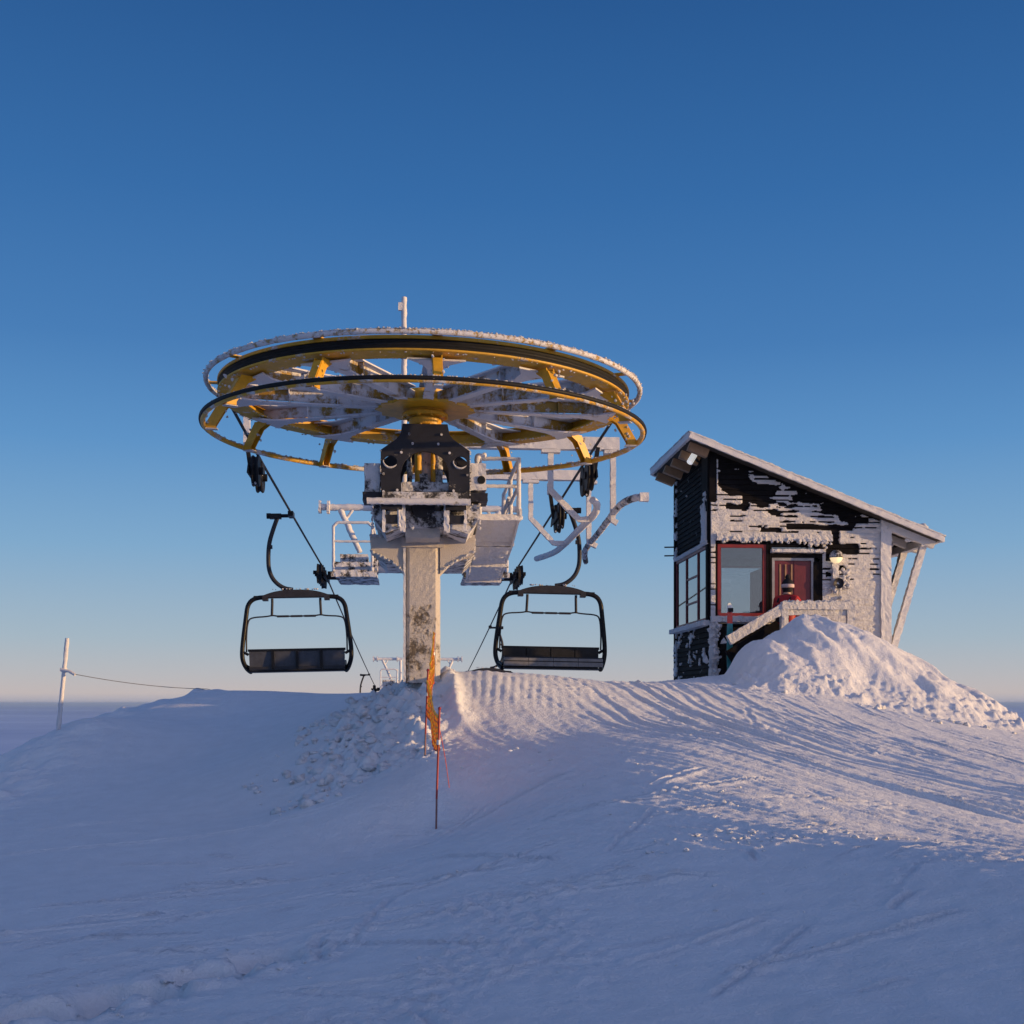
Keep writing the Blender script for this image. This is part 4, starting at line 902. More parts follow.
# posts, corner boards
b = MB(); b.box((0.05, -0.02, 2.55), (0.14, 0.05, 4.26), 0); b.nxt(); b.box((-0.03, 0.24, 3.85), (0.05, 0.50, 1.72), 0); b.nxt(); b.box((-0.03, 0.07, 2.25), (0.05, 0.14, 1.42), 0); b.nxt(); b.box((-0.02, 3.09, 2.5), (0.06, 0.13, 4.2), 0); b.nxt()
b.box((1.09, -0.02, 2.3), (0.07, 0.06, 1.45), 0); b.each(lambda q: hb('corner_post', q, M['wood_black']))
def frost_sheet(name, fn, W, h0, h1, maskf, thick=0.03, step=0.02, joint=PITCH, jd=0.8, seed=1, mat='frost'):
    us = np.arange(0, W + 1e-6, step); hs_ = np.arange(h0, h1 + 1e-6, step); U, H = np.meshgrid(us, hs_)
    mk = maskf(U, H); k = mk > 0
    jt = np.abs(((H - 0.36) / joint) % 1.0); jt = np.minimum(jt, 1 - jt)
    th = thick * (0.35 + np.clip(mk * 2.2, 0, 1) * (0.65 + 0.6 * fbm(U * 7, H * 14, seed, 3) + 0.2 * np.maximum(0, 0.5 - cell(U * 14, H * 20, seed + 4)))) * (1 - jd * np.exp(-(jt / 0.16) ** 2) * np.clip(0.45 + 1.5 * vnoise(U * 3, H * 6, seed + 9), 0, 1))
    vs = []; idx = -np.ones(U.shape, int); ny, nx = U.shape
    q = k[:-1, :-1] & k[:-1, 1:] & k[1:, 1:] & k[1:, :-1]
    use = np.zeros(U.shape, bool); use[:-1, :-1] |= q; use[:-1, 1:] |= q; use[1:, 1:] |= q; use[1:, :-1] |= q
    for (i, j) in np.argwhere(use):
        idx[i, j] = len(vs); vs.append(Vector(fn(float(U[i, j]), float(H[i, j]), 0.027 + float(max(0.004, th[i, j])))))
    fs = [(idx[i, j], idx[i, j + 1], idx[i + 1, j + 1], idx[i + 1, j]) for i, j in np.argwhere(q)]
    ed = {}
    for f in fs:
        for a in range(4):
            e = (f[a], f[(a + 1) % 4]); ed[e] = 1
    back = {}
    inv = {}
    for (i, j) in np.argwhere(use): inv[idx[i, j]] = (U[i, j], H[i, j])
    def bk(v):
        if v not in back: back[v] = len(vs); u, h = inv[v]; vs.append(Vector(fn(float(u), float(h), 0.012)))
        return back[v]
    ex = [(e[1], e[0], bk(e[0]), bk(e[1])) for e in ed if (e[1], e[0]) not in ed]
    m = MB(); m.add(vs, fs, 0, True); m.add([], [], 0)
    o = len(m.f)
    for f in ex: m.f.append(f); m.m.append(0); m.sm.append(False)
    return hb(name, m, M[mat])
def rect(U, H, u0, u1, h0, h1, s=0.03):
    return sstep(u0 - s, u0 + s, U) * sstep(u1 + s, u1 - s, U) * sstep(h0 - s, h0 + s, H) * sstep(h1 + s, h1 - s, H)
def mask_front(U, H):
    d = ru(U) - H; bare = 0.62 - 0.13 * U + 0.15 * fbm(U * 1.5, H * 0 + 3, 61, 2)
    blk = np.floor(U * 5.5 + 0.7 * np.floor((H - .36) / PITCH)); row = np.floor((H - 0.36) / PITCH)
    n = fbm(U * 2.2, H * 5.5, 62, 4) + 0.28 * (_hash(row, np.floor(U * 2.2 + row * 0.37), 63) - 0.5)
    mk = (d - bare) * 1.25 + 1.0 * n
    low = sstep(3.25, 3.0, H + 0.05 * n); mk = np.maximum(mk, low * 0.5 + 0.3 * n - 0.02)
    mk = np.maximum(mk, sstep(2.75, 3.0, U + 0.2 * n) * sstep(3.55, 3.3, H) * 0.6)
    mk -= 1.6 * rect(U, H, 0.0, 0.10, 3.0 + 0.0, 5, 0.01) * sstep(3.72, 3.95, H + 0.2 * n)
    mk = np.where((U > 0.10) & (U < 0.15), np.maximum(mk, 0.5 + (d < 0.1) * -2), mk)
    w = 0.04 * n
    for (a, c, lo, hi) in ((0.30, 0.74, 3.64, 3.72), (0.62, 0.70, 3.62, 4.0), (1.45, 2.72, 3.26, 3.345), (2.32, 2.46, 2.85, 3.30), (2.10, 2.36, 2.66, 3.02), (2.40, 2.80, 2.80, 2.98), (2.12, 2.30, 2.30, 2.58), (2.38, 2.55, 2.40, 2.60), (2.12, 2.50, 2.14, 2.22), (2.78, 3.02, 3.40, 3.47), (1.9, 2.3, 3.0, 3.06), (0.95, 1.35, 3.20, 3.26)):
        mk -= 1.3 * rect(U + w, H + w, a, c, lo, hi, 0.025)
    mk = np.where((U > 2.12) & (U < 2.20) & (H < 2.98), np.maximum(mk, 0.4), mk)
    jt = np.abs(((H - 0.36) / PITCH) % 1.0); jt = np.minimum(jt, 1 - jt)
    mk -= 0.82 * np.exp(-(jt / 0.15) ** 2) * sstep(-0.05, 0.15, vnoise(U * 4.5, row * 3.3 + 0.5, 67) + 0.5 * vnoise(U * 13, row * 1.7, 68)) * (0.75 + 0.5 * (H < 2.9))
    hole = ((U > WIN[0] - 0.02) & (U < DOOR[1] - 0.02) & (H < 3.03) & (H > 0.3)) | (d < 0.02) | (U > HW)
    hole |= (H < 0.7)
    return np.where(hole, -1, mk)
frost_sheet('rime_sheet', front, HW, 0.5, 4.7, mask_front, 0.030, 0.0125, seed=71)
def mask_left(U, H):
    n = fbm(U * 4, H * 6, 65, 4); mk = n - 0.62 + 0.5 * sstep(2.85, 3.1, U) + 0.35 * rect(U, H, 0.3, 1.0, 4.2, 4.5, 0.1)
    mk = np.where((U > 2.92), np.maximum(mk, 0.3 + n), mk)
    mk = np.maximum(mk, 0.5 * rect(U, H, 0, HD, 2.98, 3.05, 0.01)); mk = np.maximum(mk, 0.6 * rect(U, H, 0, HD, 1.44, 1.54, 0.01))
    mk = np.maximum(mk, sstep(0.5, 0.75, np.abs(np.mod(H * 1 / PITCH, 1) - 0.1)) * 0 + (n - 0.33) * (H < 1.5))
    mk = np.maximum(mk, (H < 3.72 + 0.5 * n) * (H > 3.0) * (U < 0.46 + 0.2 * n) * 0.4 * (U > 0.02))
    return np.where((H > SW[2]) & (H < 2.97) | (H < 0.45) | (H > 4.66), -1, mk)
frost_sheet('rime_sheet', lambda a, c, d: (-d - 0.028 * (a < 0.5), a, c), HD, 0.45, 4.66, mask_left, 0.03, 0.018, seed=75)
# right corner board, heavily rimed
b = MB(); b.box((HW + 0.02, -0.03, 1.95), (0.20, 0.13, 3.05), 0, None, 0.04); hb('corner_board', b, M['wood_rime'], rime=0.012, freq=11)
b = MB(); b.box((1.2, -0.07, 3.09), (2.2, 0.12, 0.12), 0, None, 0.035); b.box((1.62, -0.10, 2.84), (0.98, 0.14, 0.06), 0, None, 0.03)
for q in range(60): b.blob((random.uniform(0.2, 2.3), -0.12, 3.03 + random.gauss(0, .02)), random.uniform(.02, .04), 0, q, 1, .6, 1)
for q in range(26): b.blob((random.uniform(1.75, 2.2), -0.10, 3.0 + random.gauss(0, .03)), random.uniform(.02, .05), 0, q, 1, .6, 1)
hb('lintel_rime', b, M['frost'], rime=0.014, freq=13)
# window: red frame, pane, sill
def framebox(b, fn, a0, a1, h0, h1, w, d0, d1, mi=0):
    b.prism([[(a0, h0), (a1, h0), (a1, h1), (a0, h1)], [(a0 + w, h0 + w), (a1 - w, h0 + w), (a1 - w, h1 - w), (a0 + w, h1 - w)]], fn, d0, d1, mi)
b = MB(); framebox(b, front, 0.135, 1.055, 1.62, 2.965, 0.062, -0.02, 0.035); wn = hb('window', b, M['red'])
b = MB(); b.prism([[(0.19, 1.68), (1.0, 1.68), (1.0, 2.91), (0.19, 2.91)]], front, 0.0, 0.006); hb('pane', b, M['glass'], wn)
b = MB(); b.box((0.6, -0.09, 1.56), (1.22, 0.22, 0.11), 0, None, 0.04); b.box((0.6, -0.05, 1.50), (1.1, 0.1, 0.04)); hb('sill', b, M['frost'], wn, rime=0.014)
b = MB(); framebox(b, left, SW[0], SW[1], SW[2], SW[3], 0.05, -0.02, 0.03)
for v in (0.95, 2.02): b.box((0.0, v, 2.26), (0.06, 0.045, 1.36))
for h in (1.98, 2.48): b.box((0.0, 1.48, h), (0.05, 1.05, 0.035))
sw = hb('window', b, M['maroon'])
b = MB()
for (a, c) in ((0.21, 0.93), (0.97, 2.0), (2.04, 2.97)): b.prism([[(a, SW[2] + .05), (c, SW[2] + .05), (c, SW[3] - .05), (a, SW[3] - .05)]], left, 0.0, 0.006)
hb('pane', b, M['glass'], sw)
b = MB(); b.box((-0.06, 1.58, 1.50), (0.16, 3.25, 0.09), 0, None, 0.06); hb('sill', b, M['frost'], sw, rime=0.016)
b = MB(); b.prism([[(0.9, 1.6), (2.4, 1.6), (2.4, 2.9), (0.9, 2.9)]], lambda a, c, d: (a, HD - 0.09 + d, c), 0, 0.006); framebox(b, lambda a, c, d: (a, HD - .09 + d, c), 0.9, 2.4, 1.6, 2.9, 0.05, -0.02, 0.03, 1); hb('window', b, [M['glass'], M['red']], label='rear window')
# door with black casing, grey frame, maroon leaf and narrow tan bars
b = MB(); framebox(b, front, 1.10, 2.13, 0.50, 2.985, 0.055, -0.03, 0.05); b.box((2.02, -0.02, 1.6), (0.12, 0.05, 2.1)); b.box((1.62, -0.02, 2.76), (0.92, 0.06, 0.07)); hb('door_casing', b, M['wood_black'])
b = MB(); b.prism([[(1.16, 2.80), (1.98, 2.80), (1.98, 2.92), (1.16, 2.92)]], front, -0.01, 0.0); hb('transom', b, M['glass'])
b = MB(); framebox(b, front, 1.17, 1.97, 0.56, 2.72, 0.05, -0.02, 0.03); df = hb('door_frame', b, M['grey_frame'])
b = MB(); b.prism([[(1.225, 0.58), (1.915, 0.58), (1.915, 2.665), (1.225, 2.665)]], front, -0.03, 0.0)
for a in (1.225, 1.60): b.prism([[(a, 0.58), (a + 0.07, 0.58), (a + 0.07, 2.665), (a, 2.665)]], front, 0.0, 0.012)
dr = hb('door', b, M['maroon'])
b = MB()
for a in (1.315, 1.42, 1.535): b.prism([[(a, 1.4), (a + 0.028, 1.4), (a + 0.028, 2.60), (a, 2.60)]], front, 0.001, 0.02); b.nxt()  # tan bars standing in for golden vertical bars in the door glass
b.each(lambda q: hb('tan_bar', q, M['wood_tan'], dr))
b = MB(); b.tube([(1.87, -0.02, 1.55), (1.87, -0.07, 1.55), (1.77, -0.07, 1.55)], 0.012, 0, 8); hb('handle', b, M['grey_frame'], dr)
# wall lamp, half shaded globe, lit; rimed cable box under it
b = MB(); prof = [(0.0001, 0.128)] + [(0.128 * math.sin(math.pi * k / 20), 0.128 * math.cos(math.pi * k / 20)) for k in range(1, 12)]
b.lathe(prof, (2.35, -0.17, 2.73), 28, 0, 'z', False); b.tube([(2.35, -0.02, 2.78), (2.35, -0.10, 2.78)], 0.03, 0, 8); lm = hb('wall_lamp', b, M['grey_rimed'])
b = MB(); b.lathe([(0.118 * math.sin(math.pi * k / 20), 0.118 * math.cos(math.pi * k / 20)) for k in range(10, 20)] + [(0.0001, -0.118)], (2.35, -0.17, 2.73), 28, 0, 'z', False); hb('lamp_globe', b, M['lamp_lit'], lm)
b = MB(); b.box((2.36, -0.08, 2.44), (0.11, 0.10, 0.40), 0, None, 0.035); hb('conduit', b, M['frost'], rime=0.02, freq=12)
b = MB(); b.lathe([(0.0001, -0.07), (0.05, -0.07), (0.09, -0.16), (0.10, -0.17), (0.085, -0.15), (0.0001, -0.12)], (2.40, 0, 2.24), 20, 0, 'y', False); hb('loudspeaker', b, M['dark_steel'])
b = MB()
for q in range(30): b.blob((2.50 + random.gauss(0, .07), -0.08, 2.30 + random.gauss(0, .09)), random.uniform(.03, .055), 0, q, 1, .5, 1)
for q in range(14): b.blob((2.36 + random.gauss(0, .06), -0.12, 2.12 + random.gauss(0, .03)), random.uniform(.02, .045), 0, q, 1, .5, 1)
hb('rime_lump', b, M['frost'])
# frost covered pipe and black log at the foot of the corner
b = MB(); b.tube([(0.03, -0.10, 0.42), (0.05, -0.10, 1.46)], 0.085, 0, 10, step=0.05)
for q in range(70): b.blob((0.04 + random.gauss(0, .06), -0.16 + random.gauss(0, .04), random.uniform(0.45, 1.5)), random.uniform(.02, .06), 0, q, 1, .6, 1)
hb('corner_pipe', b, M['frost'], rime=0.03, freq=9)
b = MB(); b.tube([(0.22, -0.14, 0.40), (0.22, -0.12, 1.42)], 0.085, 0, 12, step=0.1); hb('log_post', b, M['wood_black_rime'], rime=0.012)
# roof
b = MB(); U0, U1, V0, V1 = -0.46, 4.33, -0.36, 3.48
b.prism([[(U0, ru(U0)), (U1, ru(U1)), (U1, ru(U1) + 0.05), (U0, ru(U0) + 0.05)]], lambda a, c, d: (a, d, c), V0 + 0.03, V1 - 0.03); roof = hb('roof', b, M['inner_dark'])
sl = Vector((1, 0, -0.387)).normalized(); upv = Vector((0.387, 0, 1)).normalized()
b = MB(); b.beam((U0, V0, ru(U0) + 0.05), (U1, V0, ru(U1) + 0.05), 0.06, 0.12, 0, 0.05); b.nxt(); b.beam((U0, V1, ru(U0) + 0.05), (U1, V1, ru(U1) + 0.05), 0.06, 0.12, 0, 0.08); b.nxt()
b.beam((U0, V0, ru(U0) + 0.045), (U0, V1, ru(U0) + 0.045), 0.06, 0.12, 0, 0.06); b.nxt(); b.beam((U1, V0, ru(U1) + 0.045), (U1, V1, ru(U1) + 0.045), 0.06, 0.12, 0, 0.06)
b.each(lambda q: hb('fascia', q, M['wood_rime'], roof, rime=0.010, freq=12))
b = MB()
nu, nv = 120, 60; vs = []
for j in range(nv + 1):
    for i in range(nu + 1):
        u = U0 - 0.035 + (U1 - U0 + 0.07) * i / nu; v = V0 - 0.035 + (V1 - V0 + 0.07) * j / nv
        vs.append(Vector((u, v, ru(u) + 0.118 + 0.018 * mnoise.noise(Vector((u * 5, v * 5, 0))) + 0.02 * mnoise.noise(Vector((u * 14, v * 14, 3))))))
n0 = len(vs)
fs = [(j * (nu + 1) + i, j * (nu + 1) + i + 1, (j + 1) * (nu + 1) + i + 1, (j + 1) * (nu + 1) + i) for j in range(nv) for i in range(nu)]
rimv = [i for i in range(nu + 1)] + [(j + 1) * (nu + 1) - 1 for j in range(1, nv + 1)] + [nv * (nu + 1) + i for i in range(nu - 1, -1, -1)] + [j * (nu + 1) for j in range(nv - 1, 0, -1)]
for i in rimv: vs.append(Vector((vs[i].x, vs[i].y, ru(vs[i].x) + 0.09)))
for k in range(len(rimv)): fs.append((rimv[k], n0 + k, n0 + (k + 1) % len(rimv), rimv[(k + 1) % len(rimv)]))
b.add(vs, fs, 0, True); b.blob((4.12, V0 + 0.4, ru(4.12) + 0.22), 0.08, 0, 3, 1, .5); hb('roof_rime', b, M['frost'], roof, rime=0.006)
for v in (-0.05, 0.72, 1.5, 2.28, 3.1):
    b = MB(); b.beam((U0 + 0.04, v, ru(U0 + 0.04) - 0.085), (-0.06, v, ru(-0.06) - 0.085), 0.14, 0.15); hb('rafter', b, M['wood_tan'], roof)
    b = MB(); b.beam((HW + 0.06, v, ru(HW + 0.06) - 0.07), (U1 - 0.06, v, ru(U1 - 0.06) - 0.07), 0.13, 0.13, 0, 0.05); hb('rafter', b, M['wood_rime'], roof, rime=0.008)
b = MB()
b.beam((4.08, -0.1, ru(4.08) - 0.10), (4.08, 3.2, ru(4.08) - 0.10), 0.12, 0.13, 0, 0.06)
for q in range(40): b.blob((random.uniform(HW + .1, 4.25), random.choice((-.05, .72, 1.5)), ru(3.9) - 0.12), random.uniform(.02, .045), 0, q, 1, .6, 1)
hb('purlin', b, M['wood_rime'], roof, rime=0.01)
for v in (0.05, 1.02):
    b = MB(); b.beam((3.42, v, 0.7), (4.10, v, ru(4.10) - 0.15), 0.12, 0.12, 0, 0.045, up=(0, 1, 0)); hb('roof_strut', b, M['wood_rime'], rime=0.013, freq=11)
b = MB(); b.tube([(-0.16, 0.62, 4.76), (-0.27, 0.55, 4.59)], 0.06, 0, 14); hb('floodlight', b, M['flood'])
b = MB(); b.tube([(-0.05, 0.68, 4.6), (-0.17, 0.64, 4.72)], 0.03, 0, 8); hb('floodlight_arm', b, M['dark_steel'])
b = MB()
for h in (3.1, 3.28): b.tube([(-0.02, HD - 0.1, h), (-0.26, HD - 0.05, h)], 0.015, 0, 6); b.nxt()
b.each(lambda q: hb('insulator_bracket', q, M['dark_steel']))
# porch with rails and a stair to the left
b = MB(); b.box((1.62, -0.72, 0.62), (1.5, 1.40, 0.06)); 
for k in range(4): b.box((0.80 - 0.2 * k, -0.95, 0.52 - 0.12 * k), (0.22, 0.8, 0.05))
hb('porch_floor', b, M['wood_black_rime'])
b = MB()
b.box((1.60, -1.42, 1.72), (1.30, 0.12, 0.14), 0, None, 0.035); b.box((1.60, -1.40, 1.60), (1.26, 0.07, 0.10), 0, None, 0.05)
b.box((1.00, -1.41, 1.25), (0.13, 0.12, 0.95), 0, None, 0.04); b.box((2.19, -1.41, 1.25), (0.13, 0.12, 0.95), 0, None, 0.04)
b.beam((1.02, -1.41, 1.70), (0.0, -1.41, 1.10), 0.11, 0.17, 0, 0.04)
for q in range(60): b.blob((random.uniform(1.0, 2.25), -1.42 + random.gauss(0, .03), 1.79), random.uniform(.02, .04), 0, q, 0.8, .6, 1)
hb('porch_rail', b, M['frost'], rime=0.012, freq=11)
b = MB(); b.beam((0.98, -1.2, 1.36), (0.06, -1.2, 0.80), 0.05, 0.26); b.box((1.6, -1.3, 1.0), (1.2, 0.04, 0.5)); hb('porch_skirt', b, M['wood_black'])
b = MB(); b.box((2.0, -0.5, 0.95), (0.5, 0.35, 0.5), 0, None, 0.1); hb('bench', b, M['wood_tan'])

def hw(u, v, h):
    c, s = math.cos(YAW), math.sin(YAW); return Vector((HX + u * c - v * s, HY + u * s + v * c, h))
# ski standing at the stair
sk = empty('ski', hw(0.10, -1.12, 0.42), 0.3, 'upright ski with white tip, red middle and teal tail by the hut stair', 'ski')
def skiseg(h0, h1, name, mat):
    b = MB(); vs = []; n = 10
    for i in range(n + 1):
        h = h0 + (h1 - h0) * i / n; w = 0.052 + 0.006 * math.cos((h - 0.6) * 4)
        if h > 1.27: w *= max(0.12, math.sqrt(max(0.0, 1 - ((h - 1.27) / 0.10) ** 2)))
        y = 0.10 * max(0, h - 1.12) ** 1.3
        vs += [Vector((-w, y, h)), Vector((w, y, h)), Vector((w, y + 0.014, h)), Vector((-w, y + 0.014, h))]
    fs = [(4 * i + k, 4 * i + (k + 1) % 4, 4 * i + 4 + (k + 1) % 4, 4 * i + 4 + k) for i in range(n) for k in range(4)] + [(0, 1, 2, 3), (4 * n, 4 * n + 1, 4 * n + 2, 4 * n + 3)]
    b.add(vs, fs); return b.build(name, M[mat], sk)
skiseg(0.0, 1.0, 'ski_tail', 'teal'); skiseg(1.0, 1.20, 'ski_middle', 'board_red'); skiseg(1.20, 1.365, 'ski_tip', 'board_white')
b = MB(); b.box((0.0, -0.025, 1.235), (0.085, 0.04, 0.07)); b.build('ski_strap', M['cloth_dark'], sk)

# ------------------------------------------------------------------ the person at the door
def skin_mesh(name, verts, edges, radii, mat, parent, sub=2):
    me = bpy.data.meshes.new(name + '_cage'); me.from_pydata(verts, edges, []); o = bpy.data.objects.new(name + '_cage', me); COL.objects.link(o)
    sm = o.modifiers.new('s', 'SKIN'); sm.use_smooth_shade = True
    for i, r in enumerate(radii):
        r = r if isinstance(r, tuple) else (r, r); me.skin_vertices[0].data[i].radius = r
    me.skin_vertices[0].data[0].use_root = True
    ss = o.modifiers.new('u', 'SUBSURF'); ss.levels = sub; ss.render_levels = sub
    dg = bpy.context.evaluated_depsgraph_get(); ev = o.evaluated_get(dg); m2 = bpy.data.meshes.new_from_object(ev); m2.name = name
    bpy.data.objects.remove(o, do_unlink=True); m2.materials.clear(); m2.materials.append(M[mat])
    for p in m2.polygons: p.use_smooth = True
    n = bpy.data.objects.new(name, m2); COL.objects.link(n); n.parent = parent; return n
pe = empty('person', hw(1.26, -0.62, 0.645), R(-38), 'person in red jacket and bobble hat brushing off snow at the hut door', 'person')
# local: faces +y (towards the door), feet on the boards
V = [(0, 0, .80), (0, .02, .98), (0, .03, 1.14), (0, .03, 1.25), (0, .05, 1.34), (0, .07, 1.42), (0, .09, 1.50),
     (-.09, 0, .76), (-.10, .02, .42), (-.11, -.02, .07), (-.12, .10, .04), (.09, 0, .76), (.10, .02, .42), (.11, -.02, .07), (.12, .10, .04),
     (-.16, .03, 1.24), (-.22, .06, 1.0), (-.17, .24, .88), (.16, .03, 1.24), (.27, .10, 1.06), (.36, .30, 1.16),
     (-.16, .29, .86), (.38, .36, 1.18)]
E = [(0, 1), (1, 2), (2, 3), (3, 4), (4, 5), (5, 6), (0, 7), (7, 8), (8, 9), (9, 10), (0, 11), (11, 12), (12, 13), (13, 14), (3, 15), (15, 16), (16, 17), (3, 18), (18, 19), (19, 20), (17, 21), (20, 22)]
RR = [(.13, .10), (.12, .09), (.14, .10), (.12, .09), .05, (.075, .085), (.07, .08), .085, .06, .04, .035, .085, .06, .04, .035, .06, .045, .032, .06, .045, .032, .03, .03]
skin_mesh('person_body', V, E, RR, 'skin', pe)
bod = pe.children[0]
JV = [(0, 0, .72), (0, .01, .90), (0, .03, 1.10), (0, .03, 1.25), (0, .045, 1.325), (-.18, .03, 1.235), (-.24, .06, 1.0), (-.185, .22, .89), (.18, .03, 1.235), (.285, .10, 1.06), (.355, .28, 1.15)]
skin_mesh('jacket', JV, [(0, 1), (1, 2), (2, 3), (3, 4), (3, 5), (5, 6), (6, 7), (3, 8), (8, 9), (9, 10)], [(.19, .15), (.18, .145), (.19, .145), (.17, .13), .085, .09, .075, .055, .09, .075, .055], 'jacket', pe)
skin_mesh('trousers', [(0, 0, .78), (-.095, 0, .72), (-.105, .02, .42), (-.115, -.02, .10), (.095, 0, .72), (.105, .02, .42), (.115, -.02, .10)], [(0, 1), (1, 2), (2, 3), (0, 4), (4, 5), (5, 6)], [(.16, .13), .11, .085, .075, .11, .085, .075], 'cloth_dark', pe)
for sg in (-1, 1): skin_mesh('boot', [(sg * .115, -.05, .05), (sg * .115, .03, .055), (sg * .12, .14, .04), (sg * .115, -.02, .16)], [(0, 1), (1, 2), (1, 3)], [.05, .055, .045, .06], 'cloth_dark', pe)
def glove(c, d, name='glove'):
    c = Vector(c); d = Vector(d).normalized(); x = d.cross(Vector((0, 0, 1))).normalized(); up = x.cross(d)
    v = [c - d * .03, c, c + d * .05]; e = [(0, 1), (1, 2)]; r = [.036, .038, (.042, .026)]
    for k, ln in zip((-1.5, -.5, .5, 1.5), (.05, .062, .065, .055)):
        v += [c + d * .07 + x * k * .021, c + d * (.07 + ln * .6) + x * k * .023 - up * .008, c + d * (.07 + ln) + x * k * .023 - up * .03]; n = len(v)
        e += [(2, n - 3), (n - 3, n - 2), (n - 2, n - 1)]; r += [.012, .011, .009]
    v += [c + d * .02 + x * .045, c + d * .06 + x * .065 - up * .01]; n = len(v); e += [(1, n - 2), (n - 2, n - 1)]; r += [.014, .011]
    skin_mesh(name, [tuple(q) for q in v], e, r, 'cloth_dark', pe, 1)
glove((-.165, .27, .865), (.1, 1, -.3)); glove((.385, .34, 1.175), (.4, 1, .25))
b = MB()   # hair under the hat, face features on the front
b.blob((0, .065, 1.46), .098, 0, 4, 1.15, 0.05, 2); 
hair = b.build('hair', M['cloth_dark'], pe)
b = MB(); b.blob((0, .175, 1.465), .018, 0, 1, 1, .1, 1); b.build('nose', M['skin'], pe)
b = MB(); b.lathe([(0.0001, .135), (.045, .128), (.085, .095), (.108, .04), (.112, .0), (.10, -.01)], (0, .075, 1.50), 20, 0, 'z', False); hat = b.build('hat', M['cloth_dark'], pe)
b = MB(); b.lathe([(.112, -.03), (.120, -.02), (.120, .03), (.112, .04), (.105, .0)], (0, .075, 1.49), 20); b.build('hat_band', M['hat_band'], hat)
b = MB(); b.blob((0, .075, 1.665), .05, 0, 9, 1, .3, 2); b.build('pompom', M['cloth_dark'], hat)
b = MB(); b.box((0, -0.15, 0.98), (0.22, 0.10, 0.30)); b.tube([(-.11, -.12, 1.2), (-.12, .02, 1.33), (-.11, .16, 1.2)], .018, 0, 6, smooth_path=1); b.tube([(.11, -.12, 1.2), (.12, .02, 1.33), (.11, .16, 1.2)], .018, 0, 6, smooth_path=1); b.build('backpack', M['cloth_dark'], pe)

# ------------------------------------------------------------------ net fence at the ramp
NP = [(-0.74, 12.5, 1.17), (-0.97, 14.3, 0.95), (-1.02, 16.25, 0.90)]
g0 = [gz(x, y) for x, y, h in NP]
NF = empty('net_fence', (NP[0][0], NP[0][1], g0[0]), 0, 'sagging orange and yellow safety net on thin red poles beside the column', 'net fence')
NO = Vector((NP[0][0], NP[0][1], g0[0]))
def nb(name, mb, mats, rime=0.0): return mb.build(name, mats, NF, rime, xf=lambda v: v - NO)
for (x, y, h), g in zip(NP, g0):
    b = MB(); lean = 0.035
    b.tube([(x, y, g - 0.15), (x + lean * 0.2, y, g + 0.25 * h)], 0.010, 1, 8); b.tube([(x + lean * 0.2, y, g + 0.25 * h), (x + lean, y, g + h)], 0.011, 0, 8)
    b.tube([(x + lean * .72, y, g + 0.70 * h), (x + lean * .76, y, g + 0.74 * h)], 0.02, 2, 8); b.blob((x + lean, y, g + h), 0.02, 0, 1, 1, .1, 1)
    nb('pole', b, [M['pole_red'], M['pole_grey'], M['board_white']])
TOP = [(g0[0] + 1.08, 0.34), (g0[1] + 0.84, 0.42), (g0[2] + 0.92, 0.62)]
b = MB(); cols = 64; rows = 7; G = []
for i in range(cols + 1):
    t = i / cols * 2; k = min(1, int(t)); f = t - k
    x = NP[k][0] + (NP[k + 1][0] - NP[k][0]) * f; y = NP[k][1] + (NP[k + 1][1] - NP[k][1]) * f
    top = TOP[k][0] + (TOP[k + 1][0] - TOP[k][0]) * f - 0.10 * math.sin(math.pi * f); hh = TOP[k][1] + (TOP[k + 1][1] - TOP[k][1]) * f
    row = []
    for j in range(rows):
        q = j / (rows - 1); row.append(Vector((x + 0.03 + 0.010 * math.sin(i * .35 + j * 1.1) * (0.3 + q) + 0.012 * mnoise.noise(Vector((i * .5, j, 0))), y, top - hh * q * (0.85 + 0.15 * math.sin(i * .21)))))
    G.append(row)
for j in range(rows): b.tube([G[i][j] for i in range(cols + 1)], 0.011 if j in (0, rows - 1) else 0.008, 1 if j in (0, 2, 3, 4) else 0, 4)
for i in range(cols + 1): b.tube(G[i], 0.008, 0 if i % 2 else 1, 4)
nb('net', b, [M['orange'], M['net_yellow']])
b = MB(); b.tube([(NP[0][0] + .03, NP[0][1], g0[0] + 1.0), (NP[0][0] + 0.09, NP[0][1] + .02, g0[0] + 0.7), (NP[0][0] + 0.13, NP[0][1], g0[0] + .40)], 0.004, 0, 5, smooth_path=2); nb('cord', b, M['orange'])

# ------------------------------------------------------------------ far left post and its wire
gp = gz(-7.13, 20.2)
b = MB(); b.tube([(-7.15, 20.2, gp - 0.3), (-7.13, 20.2, gp), (-6.99, 20.2, 1.02)], 0.034, 0, 12, step=0.04); PO = Vector((-7.13, 20.2, gp))
pt = b.build('post', M['white_rimed'], None, 0.008, xf=lambda v: v - PO); pt.location = PO; tag(pt, 'lone leaning frosted post on the rim at the left, holding a thin wire', 'post')
b = MB(); b.tube([(-7.08, 20.18, 0.52), (-6.95, 20.15, 0.50), (-6.84, 20.12, 0.44)], 0.025, 0, 8, step=0.03); b.box((-7.05, 20.2, 0.52), (0.085, 0.085, 0.06), 0, None, 0.03); b.build('wire_bracket', M['white_rimed'], pt, 0.008, xf=lambda v: v - PO)
A = Vector((-6.84, 20.12, 0.45)); H_ = Vector((-5.72, 24.1, gz(-5.72, 24.1) + 0.03)); B = L(-1.1, T3 - 0.5, 1.5); b = MB()
